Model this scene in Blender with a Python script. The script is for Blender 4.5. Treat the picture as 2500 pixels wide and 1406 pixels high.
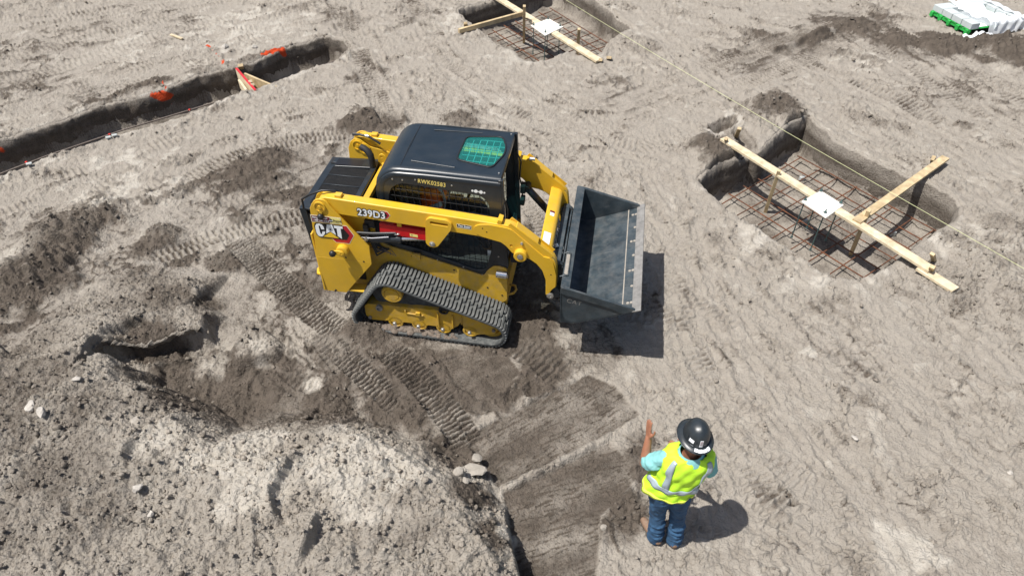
import bpy, bmesh, math, random
import numpy as np
from mathutils import Vector, Matrix, Euler

random.seed(7); RNG = np.random.default_rng(7)
for o in list(bpy.data.objects): bpy.data.objects.remove(o)
SC = bpy.context.scene; COL = SC.collection
rad = math.radians; PI = math.pi

# ------------------------------------------------------------------ camera, sky, sun, exposure
CAM_H, CAM_TH, CAM_ROLL, CAM_F = 5.622, 0.756, 0.008, 1667.0     # height, pitch below horizon, roll, focal length (px of 2500)
cd = bpy.data.cameras.new('camera'); cam = bpy.data.objects.new('camera', cd); COL.objects.link(cam)
cam.matrix_world = Matrix.Translation((0, 0, CAM_H)) @ Matrix.Rotation(PI/2-CAM_TH, 4, 'X') @ Matrix.Rotation(CAM_ROLL, 4, 'Z')
cd.sensor_width = 36; cd.lens = CAM_F/2500*36; cd.clip_start = 0.1; cd.clip_end = 3000
SC.camera = cam
SUN_DIR = Vector((0.380, 0.149, -0.870)).normalized()             # the way the light travels
w = bpy.data.worlds.new('World'); SC.world = w; w.use_nodes = True
nt = w.node_tree; bg = nt.nodes['Background']
sky = nt.nodes.new('ShaderNodeTexSky'); sky.sky_type = 'NISHITA'; sky.sun_disc = False
sky.sun_elevation = math.asin(-SUN_DIR.z); sky.sun_rotation = math.atan2(-SUN_DIR.x, -SUN_DIR.y) % (2*PI)
sky.air_density = 1.0; sky.dust_density = 2.5; sky.ozone_density = 1.0
nt.links.new(sky.outputs[0], bg.inputs[0]); bg.inputs[1].default_value = 0.072
sl = bpy.data.lights.new('sun', 'SUN'); sl.energy = 4.5; sl.angle = rad(0.53); sl.color = (1.0, 0.965, 0.91)
sun = bpy.data.objects.new('sun', sl); COL.objects.link(sun)
sun.rotation_euler = SUN_DIR.to_track_quat('-Z', 'Y').to_euler(); sun.location = (-8, -3, 18)
SC.view_settings.view_transform = 'Standard'; SC.view_settings.look = 'None'
SC.view_settings.exposure = 0.48; SC.view_settings.gamma = 1.0; SC.view_settings.use_curve_mapping = False
SC.cycles.max_bounces = 8; SC.cycles.transparent_max_bounces = 16

def G(px, py, z=0.0):
    """world x, y of the point at height z that was surveyed at this pixel of the 2500 x 1406 photograph"""
    x = px-1250; y = py-703; c, s = math.cos(CAM_ROLL), math.sin(CAM_ROLL)
    u = x*c+y*s; v = -x*s+y*c
    d = (u, CAM_F*math.cos(CAM_TH)-v*math.sin(CAM_TH), -CAM_F*math.sin(CAM_TH)-v*math.cos(CAM_TH))
    t = (z-CAM_H)/d[2]
    return (d[0]*t, d[1]*t)
def GL(pts, z=0.0): return [G(p[0], p[1], z) for p in pts]
def Z5(x, y): return (1680+x/2.87, 230+y/2.87)        # survey sheets: near pit, far pit
def Z6(x, y): return (1080+x/5.0, y/5.0)

# ------------------------------------------------------------------ tags
def tag(o, label=None, cat=None, group=None, kind=None):
    if label: o['label'] = label
    if cat: o['category'] = cat
    if group: o['group'] = group
    if kind: o['kind'] = kind
    return o
def empty(name, loc=(0, 0, 0), rz=0.0):
    o = bpy.data.objects.new(name, None); COL.objects.link(o); o.location = loc; o.rotation_euler = (0, 0, rz)
    o.empty_display_size = 0.2
    return o

# ------------------------------------------------------------------ materials
def mat(name, col, rough=0.6, metal=0.0, noise=0.0, nscale=8.0, bump=0.0, bscale=60.0, col2=None, dust=0.0, dustcol=(0.33, 0.28, 0.23), coat=0.0, spec=0.5, stretch=None, scratch=0.0):
    m = bpy.data.materials.new(name); m.use_nodes = True
    N, L = m.node_tree.nodes, m.node_tree.links
    b = N['Principled BSDF']
    b.inputs['Base Color'].default_value = (*col, 1); b.inputs['Roughness'].default_value = rough
    b.inputs['Metallic'].default_value = metal; b.inputs['Coat Weight'].default_value = coat
    b.inputs['Specular IOR Level'].default_value = spec
    tc = N.new('ShaderNodeTexCoord'); src = tc.outputs['Object']
    if stretch:
        mp = N.new('ShaderNodeMapping'); mp.inputs['Scale'].default_value = stretch
        L.new(src, mp.inputs['Vector']); src = mp.outputs['Vector']
    last = None
    if noise or col2:
        n = N.new('ShaderNodeTexNoise'); n.inputs['Scale'].default_value = nscale; n.inputs['Detail'].default_value = 6; n.inputs['Roughness'].default_value = 0.62
        L.new(src, n.inputs['Vector'])
        mx = N.new('ShaderNodeMix'); mx.data_type = 'RGBA'
        mx.inputs['A'].default_value = (*[c*(1-noise) for c in col], 1)
        mx.inputs['B'].default_value = (*(col2 if col2 else [min(1, c*(1+noise)) for c in col]), 1)
        rp = N.new('ShaderNodeValToRGB'); rp.color_ramp.elements[0].position = 0.32; rp.color_ramp.elements[1].position = 0.68
        L.new(n.outputs['Fac'], rp.inputs['Fac']); L.new(rp.outputs['Color'], mx.inputs['Factor'])
        last = mx.outputs['Result']
        mr = N.new('ShaderNodeMapRange'); mr.inputs['To Min'].default_value = max(0.03, rough*0.8); mr.inputs['To Max'].default_value = min(1, rough*1.25)
        L.new(n.outputs['Fac'], mr.inputs['Value']); L.new(mr.outputs['Result'], b.inputs['Roughness'])
    if dust:
        n2 = N.new('ShaderNodeTexNoise'); n2.inputs['Scale'].default_value = nscale*1.7; n2.inputs['Detail'].default_value = 8; n2.inputs['Roughness'].default_value = 0.7
        L.new(src, n2.inputs['Vector'])
        geo = N.new('ShaderNodeNewGeometry'); sx = N.new('ShaderNodeSeparateXYZ'); L.new(geo.outputs['True Normal'], sx.inputs[0])
        up = N.new('ShaderNodeMapRange'); up.inputs['From Min'].default_value = -0.2; up.inputs['From Max'].default_value = 1.0; up.inputs['To Min'].default_value = 0.35; up.inputs['To Max'].default_value = 1.0
        L.new(sx.outputs['Z'], up.inputs['Value'])
        r2 = N.new('ShaderNodeValToRGB'); r2.color_ramp.elements[0].position = 0.42; r2.color_ramp.elements[1].position = 0.75
        L.new(n2.outputs['Fac'], r2.inputs['Fac'])
        mm = N.new('ShaderNodeMath'); mm.operation = 'MULTIPLY'; L.new(r2.outputs['Color'], mm.inputs[0]); L.new(up.outputs['Result'], mm.inputs[1])
        m2 = N.new('ShaderNodeMath'); m2.operation = 'MULTIPLY'; L.new(mm.outputs[0], m2.inputs[0]); m2.inputs[1].default_value = dust
        dx = N.new('ShaderNodeMix'); dx.data_type = 'RGBA'; dx.inputs['A'].default_value = (*col, 1); dx.inputs['B'].default_value = (*dustcol, 1)
        if last: L.new(last, dx.inputs['A'])
        L.new(m2.outputs[0], dx.inputs['Factor']); last = dx.outputs['Result']
    if scratch:
        for rot, sc in ((.5, (3, 60, 6)), (-.35, (2, 75, 8)), (1.1, (3, 55, 5))):
            mp2 = N.new('ShaderNodeMapping'); mp2.inputs['Rotation'].default_value = (0, 0, rot); mp2.inputs['Scale'].default_value = sc; L.new(tc.outputs['Object'], mp2.inputs['Vector'])
            n4 = N.new('ShaderNodeTexNoise'); n4.inputs['Scale'].default_value = 1.3; n4.inputs['Detail'].default_value = 2; L.new(mp2.outputs['Vector'], n4.inputs['Vector'])
            r4 = N.new('ShaderNodeMapRange'); r4.inputs['From Min'].default_value = .69; r4.inputs['From Max'].default_value = .76; r4.inputs['To Max'].default_value = scratch; L.new(n4.outputs['Fac'], r4.inputs['Value'])
            d4 = N.new('ShaderNodeMix'); d4.data_type = 'RGBA'; d4.inputs['B'].default_value = (*dustcol, 1); L.new(last, d4.inputs['A']); L.new(r4.outputs['Result'], d4.inputs['Factor']); last = d4.outputs['Result']
    if last: L.new(last, b.inputs['Base Color'])
    if bump:
        n3 = N.new('ShaderNodeTexNoise'); n3.inputs['Scale'].default_value = bscale; n3.inputs['Detail'].default_value = 5
        L.new(src, n3.inputs['Vector'])
        bp = N.new('ShaderNodeBump'); bp.inputs['Strength'].default_value = bump; bp.inputs['Distance'].default_value = 0.01
        L.new(n3.outputs['Fac'], bp.inputs['Height']); L.new(bp.outputs['Normal'], b.inputs['Normal'])
    return m
def glass(name, tint, rough=0.05, diff=0.0, dcol=(0.1, 0.3, 0.3)):
    m = bpy.data.materials.new(name); m.use_nodes = True
    N, L = m.node_tree.nodes, m.node_tree.links; N.clear()
    o = N.new('ShaderNodeOutputMaterial'); t = N.new('ShaderNodeBsdfTransparent'); t.inputs[0].default_value = (*tint, 1)
    g = N.new('ShaderNodeBsdfGlossy'); g.inputs['Roughness'].default_value = rough
    f = N.new('ShaderNodeFresnel'); f.inputs[0].default_value = 1.45
    mx = N.new('ShaderNodeMixShader'); src = t.outputs[0]
    if diff:
        d = N.new('ShaderNodeBsdfDiffuse'); d.inputs[0].default_value = (*dcol, 1)
        m1 = N.new('ShaderNodeMixShader'); m1.inputs[0].default_value = diff
        L.new(t.outputs[0], m1.inputs[1]); L.new(d.outputs[0], m1.inputs[2]); src = m1.outputs[0]
    ge = N.new('ShaderNodeNewGeometry'); iv = N.new('ShaderNodeMath'); iv.operation = 'SUBTRACT'; iv.inputs[0].default_value = 1.0; L.new(ge.outputs['Backfacing'], iv.inputs[1])   # a pane reflects at its outer face only
    fm = N.new('ShaderNodeMath'); fm.operation = 'MULTIPLY'; L.new(f.outputs[0], fm.inputs[0]); L.new(iv.outputs[0], fm.inputs[1])
    L.new(fm.outputs[0], mx.inputs[0]); L.new(src, mx.inputs[1]); L.new(g.outputs[0], mx.inputs[2]); L.new(mx.outputs[0], o.inputs[0])
    return m
M = {}
M['yellow'] = mat('yellow_paint', (0.68, 0.405, 0.020), 0.42, noise=0.08, nscale=3, dust=0.24, coat=0.15)
M['yellow_dirty'] = mat('yellow_paint_dusty', (0.56, 0.335, 0.018), 0.55, noise=0.15, nscale=9, dust=0.75)
M['black'] = mat('black_paint', (0.016, 0.021, 0.026), 0.33, noise=0.15, nscale=5, dust=0.05, coat=0.3)
M['roof'] = mat('roof_black', (0.013, 0.021, 0.030), 0.34, noise=0.12, nscale=4, dust=0.03, bump=0.04, bscale=220)
M['matte_black'] = mat('matte_black', (0.012, 0.013, 0.015), 0.7, noise=0.2, nscale=20, dust=0.06)
M['bucket'] = mat('bucket_steel', (0.026, 0.040, 0.050), 0.42, noise=0.35, nscale=5, col2=(0.048, 0.066, 0.078), dust=0.45, dustcol=(0.19, 0.185, 0.175), scratch=0.45)
M['edge'] = mat('worn_steel', (0.27, 0.26, 0.245), 0.5, metal=0.35, noise=0.25, nscale=14, bump=0.15)
M['chrome'] = mat('chrome', (0.75, 0.76, 0.78), 0.16, metal=1.0)
M['bolt'] = mat('bolt_zinc', (0.50, 0.50, 0.48), 0.35, metal=0.8, noise=0.1)
M['rubber'] = mat('dusty_rubber', (0.055, 0.060, 0.060), 0.85, noise=0.3, nscale=14, dust=0.75, dustcol=(0.20, 0.20, 0.19))
M['lug'] = mat('dusty_rubber_lug', (0.10, 0.107, 0.104), 0.85, noise=0.25, nscale=11, dust=0.8, dustcol=(0.24, 0.235, 0.22))
M['hose'] = mat('hose_rubber', (0.014, 0.015, 0.017), 0.45)
M['red'] = mat('red_paint', (0.55, 0.008, 0.012), 0.35, noise=0.1, coat=0.3)
M['white'] = mat('white_vinyl', (0.80, 0.83, 0.84), 0.4)
M['dec_black'] = mat('decal_black', (0.012, 0.012, 0.015), 0.45)
M['dec_red'] = mat('decal_red', (0.42, 0.012, 0.025), 0.45)
M['dec_maroon'] = mat('decal_maroon', (0.14, 0.010, 0.025), 0.5)
M['dec_cream'] = mat('decal_cream', (0.80, 0.72, 0.50), 0.5)
M['dec_yellow'] = mat('decal_yellow', (0.78, 0.50, 0.03), 0.45)
M['dec_pale'] = mat('decal_pale_yellow', (0.80, 0.70, 0.22), 0.5)
M['stencil'] = mat('stencil_yellow', (0.72, 0.58, 0.16), 0.6)
M['glass'] = glass('tinted_glass', (0.84, 0.88, 0.86), 0.03)
M['skyglass'] = glass('teal_roof_glass', (0.52, 0.92, 0.89), 0.04, diff=0.10, dcol=(0.08, 0.56, 0.52))
M['seat'] = mat('seat_vinyl', (0.10, 0.105, 0.11), 0.6)
M['wood'] = mat('new_pine', (0.50, 0.37, 0.20), 0.65, noise=0.3, nscale=7, bump=0.15, bscale=40, col2=(0.66, 0.52, 0.31), dust=0.35)
M['wood_pale'] = mat('pale_pine', (0.60, 0.48, 0.30), 0.65, noise=0.25, nscale=7, bump=0.12, bscale=40, col2=(0.76, 0.65, 0.46), dust=0.40, dustcol=(0.36, 0.30, 0.24))
M['wood_red'] = mat('pine_red_edge', (0.50, 0.02, 0.03), 0.6, noise=0.2)
M['rust'] = mat('rusty_rebar', (0.085, 0.040, 0.024), 0.85, noise=0.4, nscale=9, col2=(0.19, 0.070, 0.030), bump=0.3, bscale=150)
M['rust_grey'] = mat('grey_rebar', (0.16, 0.13, 0.11), 0.75, noise=0.3, nscale=20)
M['ply'] = mat('painted_plate', (0.80, 0.78, 0.70), 0.55, noise=0.08, nscale=6, dust=0.3)
M['anchor'] = mat('zinc_anchor', (0.10, 0.17, 0.17), 0.4, metal=0.6)
M['conc'] = mat('concrete_block', (0.40, 0.42, 0.41), 0.9, noise=0.10, nscale=18, bump=0.2, bscale=120)
M['paver'] = mat('grey_paver', (0.46, 0.50, 0.50), 0.85, noise=0.06, nscale=10, bump=0.15, bscale=160)
M['green'] = mat('green_pallet_paint', (0.02, 0.36, 0.06), 0.55, noise=0.2, nscale=9)
M['string'] = mat('mason_line', (0.56, 0.58, 0.32), 0.7)
M['cap_red'] = mat('red_cap', (0.6, 0.03, 0.02), 0.5)
M['skin'] = mat('skin_tan', (0.31, 0.135, 0.078), 0.5, noise=0.12, nscale=18, bump=0.05, bscale=90)
M['hair'] = mat('dark_hair', (0.03, 0.02, 0.014), 0.6)
M['denim'] = mat('blue_denim', (0.022, 0.075, 0.165), 0.85, noise=0.35, nscale=9, col2=(0.045, 0.125, 0.24), bump=0.3, bscale=140)
M['shirt'] = mat('teal_shirt', (0.20, 0.47, 0.47), 0.8, noise=0.08, nscale=12, bump=0.25, bscale=50)
M['vest'] = mat('hi_vis_mesh', (0.52, 0.88, 0.035), 0.7, noise=0.06, nscale=10, bump=0.2, bscale=45)
M['vest_yellow'] = mat('hi_vis_piping', (0.74, 0.86, 0.10), 0.7, noise=0.05, bump=0.15, bscale=45)
M['reflect'] = mat('reflective_tape', (0.36, 0.43, 0.48), 0.35, metal=0.2, noise=0.08)
M['boot'] = mat('tan_boot', (0.20, 0.12, 0.075), 0.75, noise=0.2, nscale=15, dust=0.5)
M['sole'] = mat('boot_sole', (0.05, 0.045, 0.04), 0.8, dust=0.5)
M['hat'] = mat('black_hard_hat', (0.022, 0.028, 0.033), 0.34, noise=0.25, nscale=22, bump=0.06, bscale=260)
M['orange'] = mat('orange_hi_vis', (0.95, 0.17, 0.025), 0.75, noise=0.1, bump=0.2, bscale=40)
M['bluegrey'] = mat('work_trousers', (0.03, 0.04, 0.06), 0.85, noise=0.2)
M['rock'] = mat('pale_rock', (0.40, 0.37, 0.33), 0.95, noise=0.2, nscale=25, bump=0.5, bscale=60)
M['claylump'] = mat('grey_clay_lump', (0.30, 0.272, 0.235), 0.95, noise=0.18, nscale=18, bump=0.6, bscale=70)
wr = bpy.data.materials.new('plastic_wrap'); wr.use_nodes = True; M['wrap'] = wr
def _wrap():
    N, L = wr.node_tree.nodes, wr.node_tree.links; N.clear()
    o = N.new('ShaderNodeOutputMaterial'); t = N.new('ShaderNodeBsdfTransparent'); p = N.new('ShaderNodeBsdfPrincipled')
    p.inputs['Base Color'].default_value = (0.85, 0.88, 0.90, 1); p.inputs['Roughness'].default_value = 0.25
    mx = N.new('ShaderNodeMixShader'); n = N.new('ShaderNodeTexNoise'); n.inputs['Scale'].default_value = 7; n.inputs['Detail'].default_value = 4
    tc = N.new('ShaderNodeTexCoord'); L.new(tc.outputs['Object'], n.inputs['Vector'])
    mr = N.new('ShaderNodeMapRange'); mr.inputs['To Min'].default_value = 0.45; mr.inputs['To Max'].default_value = 1.05
    L.new(n.outputs['Fac'], mr.inputs['Value']); L.new(mr.outputs['Result'], mx.inputs[0]); L.new(t.outputs[0], mx.inputs[1]); L.new(p.outputs[0], mx.inputs[2]); L.new(mx.outputs[0], o.inputs[0])
_wrap()

# ------------------------------------------------------------------ mesh helpers
class MB:
    """collects geometry; build() links it as one mesh object"""
    def __init__(s): s.v = []; s.f = []; s.mi = []; s.cur = 0
    def add(s, vs, fs):
        b = len(s.v); s.v += [tuple(v) for v in vs]; s.f += [tuple(i+b for i in f) for f in fs]; s.mi += [s.cur]*len(fs)
        return s
    def box(s, c, d, R=None):
        x, y, z = d[0]/2, d[1]/2, d[2]/2
        vs = [Vector((i*x, j*y, k*z)) for i in (-1, 1) for j in (-1, 1) for k in (-1, 1)]
        if R is not None: vs = [R @ v for v in vs]
        c = Vector(c)
        return s.add([c+v for v in vs], [(0, 1, 3, 2), (4, 6, 7, 5), (0, 4, 5, 1), (2, 3, 7, 6), (0, 2, 6, 4), (1, 5, 7, 3)])
    def beam(s, p0, p1, wd, ht, up=(0, 0, 1)):
        """a straight bar of section wd x ht from p0 to p1 (ht along up)"""
        p0, p1 = Vector(p0), Vector(p1); a = (p1-p0); ln = a.length; a.normalize()
        sd = Vector(up).cross(a).normalized(); u2 = a.cross(sd)
        return s.box((p0+p1)/2, (ln, wd, ht), Matrix((a, sd, u2)).transposed())
    def prism(s, pts, y0, y1):
        """polygon in X-Z carried along Y"""
        n = len(pts); area = sum(pts[i][0]*pts[(i+1) % n][1]-pts[(i+1) % n][0]*pts[i][1] for i in range(n))
        if area < 0: pts = pts[::-1]
        a, b = min(y0, y1), max(y0, y1)
        vs = [(x, a, z) for x, z in pts]+[(x, b, z) for x, z in pts]
        fs = [tuple(range(n)), tuple(range(2*n-1, n-1, -1))]+[(i, i+n, (i+1) % n+n, (i+1) % n) for i in range(n)]
        return s.add(vs, fs)
    def tube(s, path, r, n=8, caps=True):
        P = [Vector(p) for p in path]; rs = r if isinstance(r, (list, tuple)) else [r]*len(P)
        vs = []; fs = []; ref = None
        for i, p in enumerate(P):
            t = (P[min(i+1, len(P)-1)]-P[max(i-1, 0)]).normalized()
            if ref is None: ref = t.orthogonal().normalized()
            ref = (ref-t*ref.dot(t)).normalized(); q = t.cross(ref)
            for k in range(n):
                a = 2*PI*k/n; vs.append(p+(ref*math.cos(a)+q*math.sin(a))*rs[i])
        for i in range(len(P)-1):
            for k in range(n): fs.append((i*n+k, i*n+(k+1) % n, (i+1)*n+(k+1) % n, (i+1)*n+k))
        if caps: fs += [tuple(range(n-1, -1, -1)), tuple(range((len(P)-1)*n, len(P)*n))]
        return s.add(vs, fs)
    def cyl(s, p0, p1, r, n=16): return s.tube([p0, p1], r, n)
    def lathe(s, prof, c, axis=(0, 0, 1), n=24):
        """profile of (radius, height) turned about axis at c"""
        ax = Vector(axis).normalized(); u = ax.orthogonal().normalized(); v = ax.cross(u); c = Vector(c)
        vs = []; fs = []; m = len(prof)
        for k in range(n):
            a = 2*PI*k/n
            for r, h in prof: vs.append(c+ax*h+(u*math.cos(a)+v*math.sin(a))*r)
        for k in range(n):
            for j in range(m-1):
                fs.append((k*m+j, ((k+1) % n)*m+j, ((k+1) % n)*m+j+1, k*m+j+1))
        if prof[0][0] > 1e-6: fs.append(tuple(k*m for k in range(n-1, -1, -1)))
        if prof[-1][0] > 1e-6: fs.append(tuple(k*m+m-1 for k in range(n)))
        return s.add(vs, fs)
    def loft(s, rings, closed=True, cap0=True, cap1=True):
        n = len(rings[0]); vs = [v for r in rings for v in r]; fs = []
        for i in range(len(rings)-1):
            for k in range(n if closed else n-1): fs.append((i*n+k, i*n+(k+1) % n, (i+1)*n+(k+1) % n, (i+1)*n+k))
        if closed and cap0: fs.append(tuple(range(n-1, -1, -1)))
        if closed and cap1: fs.append(tuple(range((len(rings)-1)*n, len(rings)*n)))
        return s.add(vs, fs)
    def plate(s, outer, holes, t0, t1, put):
        """flat plate with holes: 2-D loops, thickness t0..t1, put(a, b, t) -> 3-D"""
        bm = bmesh.new(); es = []
        for lp in [outer]+list(holes):
            vv = [bm.verts.new((p[0], p[1], 0)) for p in lp]
            es += [bm.edges.new((vv[i], vv[(i+1) % len(vv)])) for i in range(len(vv))]
        bmesh.ops.triangle_fill(bm, use_beauty=True, use_dissolve=False, edges=es)
        bm.verts.index_update(); bm.faces.ensure_lookup_table()
        vl = [v.co.copy() for v in bm.verts]; n = len(vl); fl = [tuple(v.index for v in f.verts) for f in bm.faces]
        be = [tuple(v.index for v in e.verts) for e in bm.edges if len(e.link_faces) == 1]; bm.free()
        vs = [put(v.x, v.y, t0) for v in vl]+[put(v.x, v.y, t1) for v in vl]
        fs = fl+[tuple(i+n for i in f[::-1]) for f in fl]+[(a, b, b+n, a+n) for a, b in be]
        return s.add(vs, fs)
    def build(s, name, mats, parent=None, bevel=0.0, smooth=None, seg=2, fix=True, loc=None):
        me = bpy.data.meshes.new(name); me.from_pydata(s.v, [], s.f)
        ms = mats if isinstance(mats, (list, tuple)) else [mats]
        for m in ms: me.materials.append(M[m] if isinstance(m, str) else m)
        for p, i in zip(me.polygons, s.mi): p.material_index = i
        if fix:
            bm = bmesh.new(); bm.from_mesh(me); bmesh.ops.recalc_face_normals(bm, faces=bm.faces); bm.to_mesh(me); bm.free()
        me.validate()
        if smooth is not None:
            me.polygons.foreach_set('use_smooth', [True]*len(me.polygons))
            me.set_sharp_from_angle(angle=rad(smooth))
        o = bpy.data.objects.new(name, me); COL.objects.link(o)
        if parent: o.parent = parent
        if loc: o.location = loc
        if bevel:
            md = o.modifiers.new('bevel', 'BEVEL'); md.width = bevel; md.segments = seg; md.limit_method = 'ANGLE'; md.angle_limit = rad(35); md.harden_normals = False
            if smooth is None:
                me.polygons.foreach_set('use_smooth', [True]*len(me.polygons)); me.set_sharp_from_angle(angle=rad(40))
        return o
def rounded(pts, r, n=4):
    """round the corners of a 2-D polygon"""
    out = []; N = len(pts)
    for i in range(N):
        p0, p, p1 = Vector(pts[i-1]), Vector(pts[i]), Vector(pts[(i+1) % N])
        a, b = (p0-p), (p1-p); rr = min(r, a.length*0.45, b.length*0.45)
        A, B = p+a.normalized()*rr, p+b.normalized()*rr
        for k in range(n+1):
            t = k/n; q = A*(1-t)**2+p*2*t*(1-t)+B*t*t; out.append((q.x, q.y))
    return out
def circle(cx, cy, r, n=20): return [(cx+r*math.cos(2*PI*k/n), cy+r*math.sin(2*PI*k/n)) for k in range(n)]
def text_mesh(name, body, m, size, parent, mat4, extrude=0.0008, bold=0.0, shear=0.0, spacing=1.0, align='LEFT'):
    cu = bpy.data.curves.new(name, 'FONT'); cu.body = body; cu.size = size; cu.extrude = extrude; cu.offset = bold; cu.shear = shear
    cu.space_character = spacing; cu.align_x = align; cu.resolution_u = 4
    t = bpy.data.objects.new(name, cu); COL.objects.link(t)
    bpy.context.view_layer.update()
    me = bpy.data.meshes.new_from_object(t.evaluated_get(bpy.context.evaluated_depsgraph_get()))
    bpy.data.objects.remove(t); bpy.data.curves.remove(cu)
    me.name = name; me.materials.clear(); me.materials.append(M[m])
    o = bpy.data.objects.new(name, me); COL.objects.link(o)
    if parent: o.parent = parent
    o.matrix_local = mat4
    return o
def ellipsoid(b, c, r, R=None, n=16):
    vs = []; fs = []; m = 9
    for i in range(m+1):
        t = PI*i/m
        for k in range(n):
            q = Vector((r[0]*math.sin(t)*math.cos(2*PI*k/n), r[1]*math.sin(t)*math.sin(2*PI*k/n), r[2]*math.cos(t)))
            vs.append(Vector(c)+(R @ q if R else q))
    for i in range(m):
        for k in range(n): fs.append((i*n+k, (i+1)*n+k, (i+1)*n+(k+1) % n, i*n+(k+1) % n))
    b.add(vs, fs)

# ------------------------------------------------------------------ the ground: one height field
_P = RNG.permutation(4096).astype(np.int32); _PP = np.concatenate([_P, _P])
_A = RNG.uniform(0, 2*PI, 4096).astype(np.float32); _GX, _GY = np.cos(_A), np.sin(_A)
def pn(x, y, seed=0):
    """gradient noise, about -0.7..0.7"""
    x = x+seed*17.31; y = y-seed*9.73
    fx, fy = np.floor(x), np.floor(y); xi = fx.astype(np.int64) & 4095; yi = fy.astype(np.int64) & 4095
    xf = (x-fx).astype(np.float32); yf = (y-fy).astype(np.float32)
    u = xf*xf*xf*(xf*(xf*6-15)+10); v = yf*yf*yf*(yf*(yf*6-15)+10)
    def g(ix, iy, dx, dy):
        h = _PP[_PP[ix & 4095]+(iy & 4095)] & 4095
        return _GX[h]*dx+_GY[h]*dy
    a = g(xi, yi, xf, yf); b = g(xi+1, yi, xf-1, yf); c = g(xi, yi+1, xf, yf-1); d = g(xi+1, yi+1, xf-1, yf-1)
    return (a+(b-a)*u)+((c+(d-c)*u)-(a+(b-a)*u))*v
def fbm(x, y, f, octv, seed=0, gain=0.5):
    t = 0; a = 1.0
    for i in range(octv): t = t+a*pn(x*f, y*f, seed+i*3); f *= 2.07; a *= gain
    return t
def lumps(x, y, f, seed=0, dens=.8):
    """clods: rounded bumps of uneven size scattered over cells, 0..1"""
    x = (x+seed*7.7)*f; y = (y-seed*3.1)*f; fx, fy = np.floor(x), np.floor(y); xi = fx.astype(np.int64); yi = fy.astype(np.int64); out = np.zeros(x.shape, np.float32)
    for i in (-1, 0, 1):
        for j in (-1, 0, 1):
            h = _PP[_PP[(xi+i) & 4095]+((yi+j) & 4095)]; r1 = (h & 63)/64.; r2 = ((h >> 6) & 63)/64.; r3 = _PP[h & 4095]/4096.
            R = np.where(r3 < dens, .25+.55*r3, .01); dx = (x-fx-i-r1)/R; dy = (y-fy-j-r2)/R*(1+.5*(r2-.5)); out = np.maximum(out, R*1.25*np.sqrt(np.clip(1-dx*dx-dy*dy, 0, 1)))
    return out
def sstep(a, b, x):
    t = np.clip((x-a)/(b-a), 0, 1); return t*t*(3-2*t)
def seg_dist(x, y, pts):
    """distance, arc length and signed side (left positive) to a polyline"""
    D = np.full(x.shape, 1e9); S = np.zeros(x.shape); T = np.zeros(x.shape); L0 = 0.0
    for (ax, ay), (bx, by) in zip(pts[:-1], pts[1:]):
        ex, ey = bx-ax, by-ay; ln = math.hypot(ex, ey)
        t = np.clip(((x-ax)*ex+(y-ay)*ey)/(ln*ln), 0, 1)
        dx, dy = x-(ax+ex*t), y-(ay+ey*t); d = np.sqrt(dx*dx+dy*dy); side = (ex*dy-ey*dx)/ln
        k = d < D; D[k] = d[k]; S[k] = (L0+t*ln)[k]; T[k] = (np.where(side >= 0, 1, -1)*d)[k]
        L0 += ln
    return D, S, T, L0
def poly_sd(x, y, pts, slopes=None):
    """signed distance to a polygon, negative inside; with slopes also the slope of the nearest edge"""
    D = np.full(x.shape, 1e9); K = np.zeros(x.shape); ins = np.zeros(x.shape, bool); n = len(pts)
    for i in range(n):
        (ax, ay), (bx, by) = pts[i], pts[(i+1) % n]; ex, ey = bx-ax, by-ay
        t = np.clip(((x-ax)*ex+(y-ay)*ey)/(ex*ex+ey*ey), 0, 1)
        d = np.hypot(x-(ax+ex*t), y-(ay+ey*t))
        k = d < D; D[k] = d[k]
        if slopes is not None: K[k] = slopes[i]
        if ay != by:
            c = ((ay > y) != (by > y)) & (x < (bx-ax)*(y-ay)/(by-ay)+ax); ins ^= c
    D = np.where(ins, -D, D)
    return (D, K) if slopes is not None else D
def near(x, y, pts, m):
    px = [p[0] for p in pts]; py = [p[1] for p in pts]
    return (x > min(px)-m) & (x < max(px)+m) & (y > min(py)-m) & (y < max(py)+m)

MX, MY, MYAW = -0.446, 5.884, -0.158                      # the loader: origin and heading
FX, FY = 1.31, 2.725                                      # the standing man
PIT_NEAR = GL([Z5(*p) for p in [(70, 592), (120, 665), (185, 722), (262, 792), (350, 862), (470, 935), (600, 1022), (740, 1122), (880, 1212), (1000, 1283), (1175, 1312), (1290, 1272), (1450, 1200), (1560, 1105), (1740, 968), (1870, 880), (1930, 795), (1800, 690), (1620, 600), (1350, 480), (1050, 330), (842, 148), (805, 172), (720, 205), (640, 250), (560, 330), (490, 405), (440, 372), (330, 452), (200, 488), (130, 540)]])
NOTCH = GL([Z5(*p) for p in [(300, 440), (345, 350), (300, 275), (390, 240), (470, 330), (505, 420), (440, 440), (380, 520)]])
HOLE = GL([Z5(*p) for p in [(125, 250), (215, 175), (330, 150), (352, 215), (300, 250), (190, 292)]])
PIT_FAR = GL([Z6(*p) for p in [(160, 128), (250, 205), (360, 292), (440, 362), (560, 450), (690, 570), (900, 640), (1010, 745), (1100, 790), (1250, 745), (1380, 700), (1530, 648), (1680, 690), (1860, 690), (1960, 640), (2010, 560), (2060, 480), (2200, 410), (2335, 345), (2180, 240), (2000, 100), (1860, -20), (1500, -230), (1330, -290), (1000, -160), (640, 0), (420, 60)]])
TRENCH_UP = [(-500, 520), (-200, 410), (0, 343), (90, 320), (180, 283), (223, 264), (306, 243), (360, 232), (486, 184), (576, 165), (641, 145), (720, 112), (792, 91), (830, 95), (857, 115)]
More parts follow.
